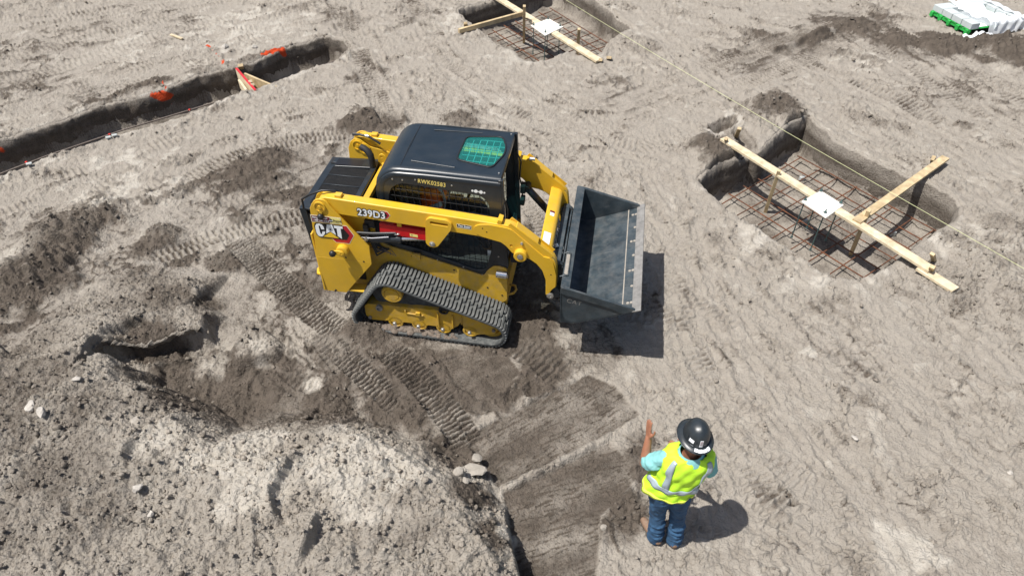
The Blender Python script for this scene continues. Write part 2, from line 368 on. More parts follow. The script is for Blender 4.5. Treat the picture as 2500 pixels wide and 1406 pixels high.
TRENCH_LO = [(828, 150), (756, 168), (673, 203), (594, 227), (461, 277), (324, 324), (216, 353), (65, 409), (0, 434), (-200, 515), (-500, 640)]
TRENCH = GL(TRENCH_UP+TRENCH_LO)
def ragged(pts, step, amp, seed):
    """walk an outline in short steps and push it in and out a little"""
    out = []; n = len(pts); L0 = 0
    for i in range(n):
        (ax, ay), (bx, by) = pts[i], pts[(i+1) % n]; ln = math.hypot(bx-ax, by-ay); m = max(1, round(ln/step))
        for k in range(m): t = k/m; out.append((ax+(bx-ax)*t, ay+(by-ay)*t))
    q = np.array(out); q = (np.roll(q, 1, 0)+2*q+np.roll(q, -1, 0))/4
    d = np.roll(q, -1, 0)-np.roll(q, 1, 0); d /= np.maximum(np.hypot(d[:, 0], d[:, 1]), 1e-6)[:, None]; s = np.cumsum(np.hypot(*(np.roll(q, -1, 0)-q).T))
    a = amp*(pn(s*1.6, s*0+seed, 1)*1.3+.7*pn(s*5, s*0+seed, 2)); q = q+np.stack([-d[:, 1], d[:, 0]], 1)*a[:, None]
    return [tuple(v) for v in q]
PIT_NEAR = ragged(PIT_NEAR, .07, .045, 3.3); PIT_FAR = ragged(PIT_FAR, .08, .05, 7.7); TRENCH = ragged(TRENCH, .10, .07, 1.2)
MZ = 0.56
MOUND = GL([(250, 905), (300, 925), (360, 968), (420, 1015), (470, 1052), (505, 1080), (560, 1074), (640, 1062), (720, 1050), (800, 1048), (880, 1064), (960, 1098), (1060, 1165), (1130, 1250), (1180, 1330), (1215, 1420), (1230, 1700), (300, 1900), (-700, 1700), (-700, 1050), (-150, 1010), (60, 935), (150, 870), (215, 800), (252, 830)], MZ)
MSL = [1.3, 1.2, 1.1, 1.1, 1.1, 1.0, .9, .8, .9, 1.0, 1.0, 1.0, .95, .95, .95, .95, 1, 1, .5, .28, .28, .30, .4, .9, 1.3]
BANK = GL([(243, 868), (262, 850), (300, 838), (350, 835), (400, 817), (440, 804), (468, 797), (484, 801)], .26)
TERR = [(a, b+.03) for a, b in BANK]+GL([(488, 775), (440, 745), (360, 722), (290, 730), (215, 770), (225, 850)], .26)
TSL = [7, 7, 7, 7, 7, 6, 4, 3, .8, .3, .25, .3, .5, 1.5]
CAVE = [(a, b+.012) for a, b in BANK]+[(a+.03, b-.34) for a, b in BANK[::-1]]
BOWL = GL([(268, 882), (350, 850), (476, 806), (540, 830), (572, 905), (640, 935), (700, 1000), (600, 1040), (505, 1062), (420, 1000), (330, 930)])
STEP = GL([(574, 905), (600, 888), (640, 880), (682, 866), (695, 838), (650, 800), (592, 796), (560, 850)], 0.08)
PATCHES = [  # bladed, smooth strips: outline, survey pixels
    GL([(1132, 1069), (1200, 1030), (1290, 985), (1434, 915), (1500, 940), (1562, 1013), (1480, 1060), (1390, 1105), (1300, 1150), (1215, 1190)]),
    GL([(1229, 1202), (1310, 1165), (1400, 1120), (1490, 1075), (1545, 1130), (1545, 1190), (1470, 1260), (1462, 1383), (1440, 1500), (1290, 1500), (1262, 1403)]),
    GL([(1075, 880), (1130, 862), (1235, 868), (1272, 905), (1225, 960), (1170, 985), (1110, 940)])]
PDIR = [GL([(1150, 1080), (1440, 930)]), GL([(1250, 1270), (1450, 1210)]), GL([(1090, 900), (1200, 850)])]
# tread prints: centre line, width, depth, patchiness, groove pitch
PRINTS = [([(575, 585), (640, 650), (710, 712), (775, 770), (840, 815)], .34, .046, 0, .055), ([(800, 832), (860, 888), (930, 950), (985, 1000)], .28, .042, .15, .056),
          ([(945, 850), (1030, 930), (1110, 1030), (1150, 1100)], .33, .046, .05, .056), ([(370, 638), (450, 612), (540, 577), (640, 550), (755, 527)], .30, .036, .1, .075),
          ([(455, 442), (540, 397), (650, 357), (760, 337), (862, 330)], .32, .034, .12, .075), ([(1262, 840), (1315, 875), (1375, 925)], .36, .028, .3, .075),
          ([(815, 5), (845, 50), (880, 130), (902, 190), (935, 262), (962, 305)], .36, .030, .45, .09), ([(1000, 0), (1040, 50), (1068, 92)], .36, .030, .3, .09),
          ([(1075, 138), (1120, 172), (1160, 195)], .3, .022, .6, .09), ([(1700, 168), (1850, 122), (2000, 72), (2110, 30)], .4, .022, .35, .09),
          ([(1790, 215), (1950, 152), (2090, 82)], .4, .024, .35, .09), ([(2130, 110), (2240, 170), (2330, 240), (2400, 292)], .4, .026, .4, .09),
          ([(2180, 228), (2250, 270), (2310, 305)], .36, .028, .3, .09), ([(2390, 180), (2450, 225), (2520, 270)], .4, .026, .3, .09), ([(2070, 190), (2180, 240), (2270, 292)], .36, .024, .35, .09),
          ([(1640, 650), (1670, 760), (1690, 850), (1735, 930), (1795, 1015)], .26, .018, .75, .07), ([(1755, 1055), (1830, 1130), (1890, 1235)], .22, .020, .7, .07),
          ([(1280, 480), (1322, 540), (1345, 610)], .30, .022, .1, .07), ([(1580, 700), (1640, 690), (1700, 800)], .26, .014, .7, .08), ([(700, 905), (740, 935), (775, 950)], .22, .022, .3, .07),
          ([(1150, 200), (1350, 330), (1420, 400)], .3, .016, .65, .09), ([(1460, 330), (1560, 360), (1640, 340)], .3, .018, .55, .09), ([(760, 790), (800, 850), (850, 910)], .25, .02, .6, .07),
          ([(1850, 1080), (1960, 1180), (2050, 1230)], .3, .012, .75, .08), ([(530, 500), (640, 470), (740, 440)], .3, .016, .6, .08), ([(60, 60), (300, 20), (420, -30)], .5, .02, .5, .1), ([(0, 205), (200, 150), (420, 80), (560, 40)], .4, .02, .5, .1), ([(0, 150), (180, 92), (420, 40)], .4, .02, .5, .1)]
PRINTS = [(GL(p), a, b, c, d) for p, a, b, c, d in PRINTS]
# long sweeps where machines have passed again and again: survey pixels, half width
SWEEPS = [([(1100, 175), (1300, 255), (1500, 268), (1700, 192), (1900, 122), (2120, 30)], .42), ([(1140, 250), (1350, 328), (1550, 300), (1750, 222), (2000, 142)], .40), ([(1270, 200), (1450, 300), (1600, 400), (1660, 560), (1700, 720), (1800, 900), (1900, 1080)], .36),
          ([(1560, 520), (1640, 700), (1720, 860), (1830, 1030), (1960, 1220)], .34), ([(1680, 640), (1800, 830), (1960, 1040), (2120, 1260), (2200, 1420)], .32), ([(1900, 690), (2080, 860), (2300, 1060), (2520, 1240)], .34), ([(2200, 720), (2350, 840), (2540, 980)], .32),
          ([(2050, 60), (2250, 180), (2520, 330)], .42), ([(1950, 140), (2200, 275), (2520, 450)], .40), ([(2150, 50), (2350, 150), (2540, 225)], .40), ([(1850, 210), (2100, 330), (2420, 490), (2540, 560)], .38),
          ([(-100, 80), (300, 20), (700, -60)], .5), ([(-100, 165), (350, 60), (620, 5)], .45), ([(-100, 240), (400, 105), (800, 35)], .42), ([(-100, 315), (300, 190), (600, 95), (870, 30)], .4), ([(-100, 540), (300, 405), (600, 295), (830, 235), (960, 200)], .4), ([(-100, 620), (200, 490), (420, 420)], .36),
          ([(980, 330), (960, 250), (910, 170), (850, 50), (830, -20)], .4), ([(1330, 480), (1450, 385), (1600, 420), (1640, 520)], .34), ([(1010, -20), (1060, 90), (1140, 190), (1240, 270)], .38), ([(1640, 1060), (1800, 1180), (1960, 1330), (2040, 1430)], .3), ([(1500, 20), (1640, 110), (1800, 230)], .4), ([(1480, 420), (1500, 560), (1560, 700)], .3)]
SWEEPS = [(GL(p), h) for p, h in SWEEPS]
# little scarps: line (left side of its direction stands high), height, fade
SCARPS = [([(690, 1292), (668, 1232), (672, 1200), (712, 1150), (722, 1098)], .11, .35, MZ), ([(735, 1395), (772, 1325), (775, 1268), (800, 1225)], .14, .4, MZ), ([(842, 1205), (850, 1172), (815, 1135)], .10, .25, MZ),
          ([(615, 1405), (626, 1300), (645, 1225)], .07, .3, MZ), ([(858, 1420), (862, 1360), (880, 1320)], .09, .3, MZ), ([(1110, 1405), (1160, 1365), (1215, 1340)], .10, .3, MZ),
          ([(300, 1160), (325, 1100), (330, 1060)], .08, .3, MZ), ([(600, 505), (680, 462), (740, 430)], .10, .5, 0), ([(440, 700), (470, 735), (492, 746)], .10, .3, 0), ([(60, 600), (120, 580), (170, 578)], .06, .4, 0),
          ([(1880, 135), (1960, 108), (2050, 78)], .10, .5, 0), ([(240, 512), (300, 560), (420, 590)], .06, .4, 0), ([(2240, 450), (2290, 470), (2340, 490)], .06, .3, 0), ([(345, 620), (420, 600), (470, 585)], .05, .3, 0), ([(870, 300), (900, 296), (930, 305)], .06, .4, 0)]
SCARPS = [(GL(p, z), a, f) for p, a, f, z in SCARPS]
# heaps: survey pixel, radius, height
HEAPS = [((1900, 262), .55, .10), ((1760, 400), .45, .14), ((1740, 350), .4, .12), ((2320, 690), .5, .06), ((2400, 640), .45, .10), ((2080, 62), .5, .12), ((1990, 95), .45, .10), ((2310, 112), .5, .13), ((2420, 118), .55, .16), ((2520, 125), .6, .16), ((2200, 100), .5, .08),
         ((870, 302), .35, .09), ((950, 300), .3, .06), ((640, 400), .5, .08), ((1125, 300), .4, .04), ((220, 540), .5, .16), ((130, 620), .6, .16), ((60, 700), .6, .16), ((390, 590), .35, .05), ((1160, 1150), .22, .06), ((2480, 740), .4, .10), ((1560, 110), .5, .05), ((700, 700), .3, .05), ((560, 640), .3, .05), ((1010, 1010), .18, .05), ((1060, 1080), .16, .06), ((820, 1000), .25, .05), ((1320, 900), .2, .05),
         ((2450, 560), .4, .09), ((1850, 300), .35, .08), ((1940, 300), .3, .08)]
HEAPS = [(*G(*p), r, h) for p, r, h in HEAPS]
# damp, freshly turned earth
DAMP = [((860, 560), 1.5, .55), ((640, 440), .7, .75), ((740, 720), .6, .75), ((650, 650), .5, .6), ((1050, 900), .8, .85), ((1150, 880), .5, .75), ((830, 880), .6, .7), ((620, 960), .7, .8), ((760, 1010), .5, .8), ((470, 1000), .45, .75), ((400, 930), .4, .7), ((560, 760), .5, .55), ((660, 800), .5, .5), ((1290, 780), .6, .85), ((1420, 690), .5, .6), ((700, 400), .8, .6), ((560, 430), .6, .6), ((780, 480), .6, .65), ((1180, 960), .4, .8), ((350, 690), .5, .5), ((380, 860), .35, .8), ((1440, 870), .5, .6), ((1560, 1080), .2, .6), ((1520, 1230), .22, .7), ((980, 1000), .45, .85), ((1330, 900), .4, .9), ((700, 970), .65, .8), ((520, 980), .5, .7), ((820, 1010), .5, .75), ((1300, 700), .6, .9), ((1560, 1130), .22, .8), ((1490, 1290), .22, .6),
        ((2080, 62), .8, .8), ((1950, 110), .8, .65), ((1830, 150), .7, .5), ((2310, 112), .7, .75), ((2450, 118), .9, .8), ((2200, 110), .7, .6), ((870, 302), .45, .75), ((950, 305), .4, .6), ((840, 50), .5, .55), ((890, 180), .4, .5), ((1040, 40), .5, .45), ((420, 760), .4, .6), ((1900, 262), .5, .4), ((1770, 380), .5, .45), ((300, 640), .6, .5), ((120, 750), .6, .35), ((1110, 1120), .25, .9), ((1165, 1260), .22, .9), ((1210, 1340), .2, .9), ((330, 770), .5, .45), ((430, 60), .9, .35), ((150, 110), 1.0, .4), ((100, 190), .9, .4), ((700, 150), .8, .4), ((400, 220), .8, .4), ((250, 260), .8, .4), ((1130, 280), .6, .35), ((1500, 240), .7, .35), ((2300, 230), 1.2, .35), ((560, 510), .6, .5), ((2060, 880), .5, .25), ((2250, 1000), .5, .15), ((1250, 840), .5, .8), ((300, 560), .8, .4), ((160, 680), .8, .5), ((60, 800), .6, .45), ((200, 850), .5, .45), ((640, 560), .6, .55), ((480, 520), .5, .45), ((540, 700), .4, .5), ((100, 560), .5, .35), ((700, 560), 1.6, .36), ((380, 700), 1.0, .42), ((100, 760), .9, .45), ((60, 900), .6, .5), ((120, 1010), .6, .55), ((60, 1150), .6, .5), ((180, 1250), .5, .5), ((60, 1380), .5, .45), ((300, 1330), .4, .4), ((260, 1080), .4, .5), ((430, 1180), .3, .35), ((1130, 420), 1.0, .25), ((1400, 560), .8, .35), ((1000, 1270), .3, .4), ((930, 1350), .3, .4), ((1040, 1380), .25, .4)]
DAMP = [(*G(*p), r, s) for p, r, s in DAMP]
# bleached, dusty places
PALE = [((560, 1110), .3, .9), ((640, 1200), .3, .8), ((860, 1140), .5, .85), ((960, 1150), .35, .7), ((620, 1080), .3, .9), ((400, 1060), .25, .7), ((770, 940), .12, .9), ((480, 1120), .25, .7), ((1150, 1180), .12, .8), ((1230, 1330), .12, .8), ((1860, 590), .45, .5), ((1960, 690), .4, .4), ((2400, 620), .5, .5), ((1790, 420), .3, .4), ((250, 515), .2, .9), ((20, 640), .4, .6), ((600, 70), 1.4, .5), ((300, 110), 1.2, .4), ((300, 420), .9, .4), ((1100, 60), .6, .5), ((1270, 135), .5, .6), ((820, 130), .6, .3), ((2100, 150), .6, .3), ((2230, 1350), .35, .6), ((2000, 900), .3, .35), ((1200, 250), .7, .3), ((560, 560), .4, .4), ((640, 860), .2, .6), ((1540, 70), .5, .4), ((430, 470), .5, .4), ((1000, 330), .4, .4), ((520, 880), .18, .6)]
PALE = [(*G(p[0], p[1], MZ if (p[1] > 1040 and p[0] < 1100) else 0), r, s) for p, r, s in PALE]
# sprayed orange marks
PAINT = [([(505, 108), (520, 125), (535, 140), (545, 158)], .04, .85), ([(640, 139), (660, 131), (690, 122)], .055, .9), ([(668, 131), (672, 122)], .04, .8), ([(372, 228), (390, 224), (430, 216)], .045, .9), ([(398, 203), (404, 216)], .035, .85), ([(-30, 362), (10, 350), (45, 346)], .06, 1), ([(8, 355), (14, 366)], .05, .9), ([(655, 116), (662, 112)], .04, .5)]
PAINT = [(GL(p), a, s) for p, a, s in PAINT]

BEARS = [GL([Z5(230, 300), Z5(500, 475)]), GL([Z5(1560, 1120), Z5(1900, 1365)]), GL([Z5(1640, 560), Z5(1850, 415)]), GL([Z6(1650, 600), Z6(1980, 790)]), GL([Z6(150, 395), Z6(420, 330)])]
def BEAR(x, y, z):
    """boards bed down on trimmed soil"""
    for pts in BEARS:
        k = near(x, y, pts, .4)
        if k.any():
            D = seg_dist(x[k], y[k], pts)[0]; lim = .025+np.clip(D-.12, 0, 1)*.5; z[k] = np.minimum(z[k], lim)
def ground_fields(x, y):
    """height and surface attributes (damp, pale, paint, crumbly, hard) at world x, y"""
    x = np.asarray(x, float); y = np.asarray(y, float)
    wx = x+.10*pn(x*1.7, y*1.7, 51)+.035*pn(x*6, y*6, 53); wy = y+.10*pn(x*1.7, y*1.7, 52)+.035*pn(x*6, y*6, 54)
    z = .022*fbm(x, y, .45, 3, 1)
    big = fbm(wx, wy, .9, 3, 5)
    streak_d = GL([(0, 170), (700, 10)]); sx, sy = streak_d[1][0]-streak_d[0][0], streak_d[1][1]-streak_d[0][1]; sl_ = math.hypot(sx, sy); sx /= sl_; sy /= sl_
    a, b = wx*sx+wy*sy, -wx*sy+wy*sx
    west = sstep(-1.0, -4.5, x)*sstep(5.0, 8.0, y)
    streak = pn(a*.55, b*2.6, 61)+.5*pn(a*1.6, b*5.5, 62)
    d3 = GL([(1500, 150), (2500, 420)]); ex, ey = d3[1][0]-d3[0][0], d3[1][1]-d3[0][1]; el = math.hypot(ex, ey); ex /= el; ey /= el
    ea, eb = wx*ex+wy*ey, -wx*ey+wy*ex
    east = sstep(2.0, 4.5, x)*sstep(4.5, 7.0, y)
    streak_e = pn(ea*.6, eb*2.4, 63)+.5*pn(ea*1.7, eb*5, 64)
    lump = fbm(wx, wy, 2.3, 4, 9)
    crumb = .10+.90*sstep(.06, .55, lump*.9+.35*big+west*streak*1.1+east*streak_e*.9)
    # plates: trodden flats with ragged rims
    pl = fbm(wx, wy, 3.1, 3, 21); rim = 1-np.abs(pn(wx*3.4, wy*3.4, 23)+.4*pn(wx*8, wy*8, 24))*2.6
    rim = np.clip(rim, 0, 1)**3
    crumb = np.clip(np.maximum(crumb, .85*sstep(.25, .8, rim)*sstep(-.35, .15, big+.5*lump)), 0, 1)
    z += .020*pl+.034*rim*(.3+.7*sstep(-.2, .3, big))+.035*west*streak+.030*east*streak_e
    wall = np.zeros_like(x); hard = np.zeros_like(x); damp_shade = np.zeros_like(x); pale = np.zeros_like(x); paint = np.zeros_like(x)
    n1 = fbm(x, y, 2.2, 4, 31); n2 = fbm(x, y, 9, 3, 33)
    strk = np.zeros_like(x)
    for i, (pts, hw_) in enumerate(SWEEPS):
        k = near(x, y, pts, hw_*1.3)
        if not k.any(): continue
        D, S, T, Ln = seg_dist(x[k]+.3*(wx[k]-x[k]), y[k]+.3*(wy[k]-y[k]), pts); m = sstep(hw_*1.15, hw_*.8, D)*sstep(0, .5, S)*sstep(Ln, Ln-.5, S)*sstep(-.45, .0, pn(S*.7, T*.8, 200+i)+.12)
        g1 = pn(S*2.2, T*9, 210+i)+.6*pn(S*4.5, T*21, 240+i); bars = (.5+.5*np.cos(2*PI*(S/.085+.35*np.sign(T)+T*1.1)))**2; gate = sstep(.10, .38, pn(S*1.5, T*3.4, 270+i)+.25*pn(S*6, T*9, 300+i))
        edge = np.exp(-((D-hw_*.86)/.045)**2)+.8*np.exp(-((D-hw_*.30)/.035)**2)
        z[k] = z[k]*(1-.45*m)+m*(.017*g1+.034*gate*bars-.012)+.022*edge*sstep(-.2, .3, pn(S*3, T*3, 330+i))*sstep(0, .4, S)
        crumb[k] = np.clip(crumb[k]*(1-.55*m)+.75*edge*sstep(-.15, .35, pn(S*2.4, T*4, 360+i)), 0, 1); strk[k] = np.maximum(strk[k], m*np.clip(.60*g1+.60*gate*(1-bars)+.08, 0, 1))
    for hx, hy, r, h in HEAPS:
        k = (np.abs(x-hx) < r*1.8) & (np.abs(y-hy) < r*1.8)
        if k.any():
            d = np.hypot(x[k]-hx, y[k]-hy)/r*(1+.5*n1[k]); bsh = sstep(1.25, .1, d); z[k] += h*bsh*(1+.5*n2[k]); crumb[k] = np.maximum(crumb[k], .9*sstep(.05, .5, bsh))
    # the spoil heap in the foreground and the bank behind it
    mx_, my_ = x+.4*(wx-x), y+.4*(wy-y); sd, K = poly_sd(mx_, my_, MOUND, MSL); sd = sd+.05*n1+.015*n2
    flow = pn((x*.55+y*.83)*.9, (x*.83-y*.55)*4.2, 74)+.6*pn((x*.55+y*.83)*2.2, (x*.83-y*.55)*9, 75); top = MZ+.035*flow+.13*pn(x*.9, y*.9, 71)*sstep(0, -.8, sd)+.05*pn(x*2.6, y*2.6, 72)+.02*n2
    hm = np.where(sd < 0, top-.05*sstep(-.35, 0, sd), np.maximum(0, top-.05-K*sd))
    hm = np.where(sd > 0, np.maximum(hm, 0), hm)
    inm = sstep(.25, -.1, sd-.35/np.maximum(K, .3)); 
    sd2, K2 = poly_sd(mx_, my_, TERR, TSL); sd2 = sd2+.02*n1; t2 = .25+.04*n1
    hb = np.where(sd2 < 0, t2, np.maximum(0, t2-K2*sd2))
    sd3 = poly_sd(mx_, my_, STEP); hs = .11*sstep(.03, -.05, sd3)*(1+.4*n2)
    bowl = sstep(.10, -.25, poly_sd(mx_, my_, BOWL)+.06*n1); z -= .08*bowl; crumb = np.maximum(crumb, .55*bowl)
    hmm = np.maximum(np.maximum(hm, hb), hs)
    z = np.where(hmm > .01, z*.6+hmm, z)
    mm = sstep(.03, .15, hmm); crumb = np.maximum(crumb, mm*(.45+.55*sstep(-.25, .25, n1)))
    for pts, amp, fade in SCARPS:
        k = near(x, y, pts, fade*2.5)
        if k.any():
            D, S, T, Ln = seg_dist(mx_[k], my_[k], pts); endf = sstep(0, .2, S)*sstep(Ln, Ln-.2, S)
            T = T+.035*n1[k]+.006*n2[k]
            z[k] += amp*endf*np.where(T > 0, np.exp(-T/fade), 0)*sstep(-.005, .02, T)
    cav = poly_sd(x, y, CAVE) if CAVE else None; z = np.where(cav < 0, np.minimum(z, .015+.03*n1), z)
    # bladed patches
    cr = np.zeros_like(x)
    for pts, pd in zip(PATCHES, PDIR):
        k = near(x, y, pts, .5)
        if k.any():
            s = poly_sd(x[k]+.25*(wx[k]-x[k]), y[k]+.25*(wy[k]-y[k]), pts); m = sstep(.025, -.025, s+.012*n2[k])
            ux, uy = pd[1][0]-pd[0][0], pd[1][1]-pd[0][1]; ul = math.hypot(ux, uy); ux /= ul; uy /= ul
            A, B = x[k]*ux+y[k]*uy, -x[k]*uy+y[k]*ux; B = B+.02*pn(A*5, B*5, 81)
            ck = pn(A*7, B*42, 82)+.5*pn(A*16, B*85, 83); gate = sstep(-.25, .15, pn(A*1.3, B*2.6, 84)+.15)
            band = pn(A*.4, B*5, 85)
            z[k] = z[k]*(1-m)+m*(-.012+.006*band+.016*gate*sstep(-.1, .3, ck)-.022*gate*sstep(.20, .40, ck))
            hard[k] = np.maximum(hard[k], m*(1-.25*gate)); damp_shade[k] = damp_shade[k]*(1-m)+m*(.68+.30*band+.08*gate+.30*gate*sstep(.15, .4, ck)); crumb[k] *= (1-m*.96)
            edge = sstep(.10, 0, np.abs(s))*(1-m); z[k] += edge*.02*(1+n2[k])
    # the machine and the man stand on levelled soil
    c, s_ = math.cos(MYAW), math.sin(MYAW); lx, ly = (x-MX)*c+(y-MY)*s_, -(x-MX)*s_+(y-MY)*c
    flat = sstep(.25, 0, np.maximum(np.abs(lx+.33)-.95, np.abs(ly)-.86)); z = z*(1-flat)-.012*flat
    dl = np.hypot((lx+1.10)/1.5, ly+.78)/.20*(1+.35*n1); z += .11*sstep(1.2, .2, dl)*(1+.4*n2); crumb = np.maximum(crumb, .9*sstep(1.3, .5, dl)); damp_shade = np.maximum(damp_shade, .7*sstep(1.3, .6, dl))
    fl2 = sstep(.35, .1, np.hypot(x-FX, y-FY)); z = z*(1-fl2*.85)
    # tread prints
    for pts, wd, dep, patch, pitch in PRINTS:
        k = near(x, y, pts, wd)
        if not k.any(): continue
        D, S, T, Ln = seg_dist(x[k]+.02*(wx[k]-x[k]), y[k]+.02*(wy[k]-y[k]), pts)
        m = sstep(wd*.53, wd*.46, D)*sstep(0, .12, S)*sstep(Ln, Ln-.12, S)
        pm = sstep(patch*.9-.6, patch*.9-.25, pn(x[k]*2.3, y[k]*2.3, 91)+.25+.3*n2[k]) if patch else 1.0
        m = m*pm; q = T/wd
        lane = np.where(q > .07, .42, 0); ph = S/pitch+lane+.03*n1[k]+.25*q; hard[k] = np.maximum(hard[k], .85*m)
        tri = np.abs((ph % 1)-.5)*2; bar = sstep(.34, .52, tri)*(.75+.25*sstep(-.3, .2, n2[k]))
        rimp = sstep(wd*.75, wd*.55, D)*(1-sstep(wd*.53, wd*.46, D))*pm
        base = z[k]
        z[k] = base*(1-.6*m)+m*dep*(.85+.55*pn(S*1.3, T*2, 93))*(-.9+1.45*bar*(1+.25*n2[k]))+rimp*.012
        crumb[k] *= 1-.9*m; damp_shade[k] = np.maximum(damp_shade[k], m*min(.75, dep*18)*(.70+.9*(1-bar))*(.8+.5*n1[k]))
    # excavations
    def dig(pts, depth, soft, jit, floor_rough=.012, seed=0, crest=.05, upper=.12):
        k = near(x, y, pts, .6)
        if not k.any(): return
        jx = x[k]+(.35*(wx[k]-x[k]) if jit else 0); jy = y[k]+(.35*(wy[k]-y[k]) if jit else 0)
        s0 = poly_sd(jx, jy, pts); s = s0+jit*.5*n1[k]; su = s0+crest*(.45*n1[k]+.35*n2[k])
        mu = sstep(crest*.5, -crest*.6, su)*upper; m = np.maximum(sstep(-crest*.35, -crest*.35-soft, s), 0); lip = sstep(.30, 0, s)*(s > 0)
        fl = -depth+floor_rough*2*n1[k]+floor_rough*n2[k]+.10*sstep(-soft-.22, -soft, s)*(.5+n1[k])*(.6 if depth > .4 else .3)
        z[k] = (z[k]*(1-mu/max(upper, .01))+lip*.018*(1+n2[k])-mu*depth)*(1-m)+m*fl
        mid = m*(1-m)*4; damp_shade[k] = np.maximum(damp_shade[k], (mu/max(upper, .01))*.50*(1-m)); crumb[k] = np.maximum(crumb[k], .8*4*(mu/max(upper, .01))*(1-mu/max(upper, .01)))
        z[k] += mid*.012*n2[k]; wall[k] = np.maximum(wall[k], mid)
        damp_shade[k] = damp_shade[k]*(1-m)+m*np.clip(.44+.28*sstep(.4, .9, mid)+.14*n1[k], 0, 1); hard[k] = np.maximum(hard[k]*(1-m), m*.5)
        crumb[k] = crumb[k]*(1-m)+m*(.25+.3*mid)
        pale[k] = np.maximum(pale[k], lip*.45*sstep(-.2, .3, n1[k]))
    dig(TRENCH, .50, .06, 0, crest=.05, upper=.10)
    dig(HOLE, .22, .10, .03); dig(NOTCH, .14, .10, .03)
    dig(PIT_NEAR, .62, .05, 0, crest=.03, upper=.06); dig(PIT_FAR, .60, .05, 0, crest=.03, upper=.06)
    BEAR(x, y, z)
    crack = sstep(.10, .01, np.abs(pn(wx*6.5, wy*6.5, 25)+.5*pn(wx*15, wy*15, 26)))*sstep(-.05, .2, pn(x*1.3, y*1.3, 27)+.25*n1)*(1-.9*hard)*(1-wall)*(1-.6*mm); z -= .011*crack
    # fine relief
    fine = fbm(x, y, 14, 3, 41, .6); z += (.010+.038*crumb*(1-hard)*(1-.4*mm))*fine*(1-.6*hard)*(1-wall)+(.012+.03*crumb)*mm*fbm(x, y, 7, 5, 45, .62)
    cm = crumb*(1-.9*hard)*(1-wall); z += (.010*cm+.013*mm)*(1-hard)*lumps(x, y, 44, 3, .75); z += .030*cm*lumps(x, y, 13, 1, .55)*sstep(-.3, .3, n2+n1)+.022*(.35+cm)*(1-.9*hard)*(1-wall)*lumps(x, y, 27, 2, .6)
    grit = np.clip(pn(x*34, y*34, 47)+.5*pn(x*70, y*70, 48), 0, 1); z += (.006+.030*crumb)*(1-.8*hard)*(1-wall)*grit
    for hx, hy, r, s in DAMP:
        k = (np.abs(x-hx) < r*1.7) & (np.abs(y-hy) < r*1.7)
        if k.any(): d = np.hypot(x[k]-hx, y[k]-hy)/r; damp_shade[k] = np.maximum(damp_shade[k], s*sstep(1.5, .35, d+.9*n1[k]+.25*n2[k]))
    for hx, hy, r, s in PALE:
        k = (np.abs(x-hx) < r*1.9) & (np.abs(y-hy) < r*1.9)
        if k.any(): d = np.hypot(x[k]-hx, y[k]-hy)/r; pale[k] = np.maximum(pale[k], s*sstep(1.5, .3, d+.8*n1[k]+.3*n2[k]))
    for pts, r, s in PAINT:
        k = near(x, y, pts, .3)
        if k.any():
            D, S, T, Ln = seg_dist(x[k], y[k], pts); paint[k] = np.maximum(paint[k], s*sstep(r*1.1, r*.3, D+.06*n2[k]+.05*n1[k])*sstep(-.24, -.17, z[k]))
    damp_shade = np.clip(damp_shade*(1-.6*pale)+.52*crumb*(1-.55*mm)+.50*strk+.30*crack-.13+.17*n1*(1-.5*mm)+.10*big, 0, 1); pale = np.clip(pale+(.50*sstep(-.05, .55, pl+.35*big+.35*n1+.25*n2)-.30*crumb-.25*strk)*(1-hard)*(1-wall)*(1-.6*mm)*(1-.8*damp_shade)+.25*mm*sstep(-.1, .5, n1)*(1-damp_shade), 0, 1)
    return z, damp_shade, pale, paint, crumb, hard, mm
def hz(x, y):
    return float(ground_fields(np.array([x]), np.array([y]))[0][0])

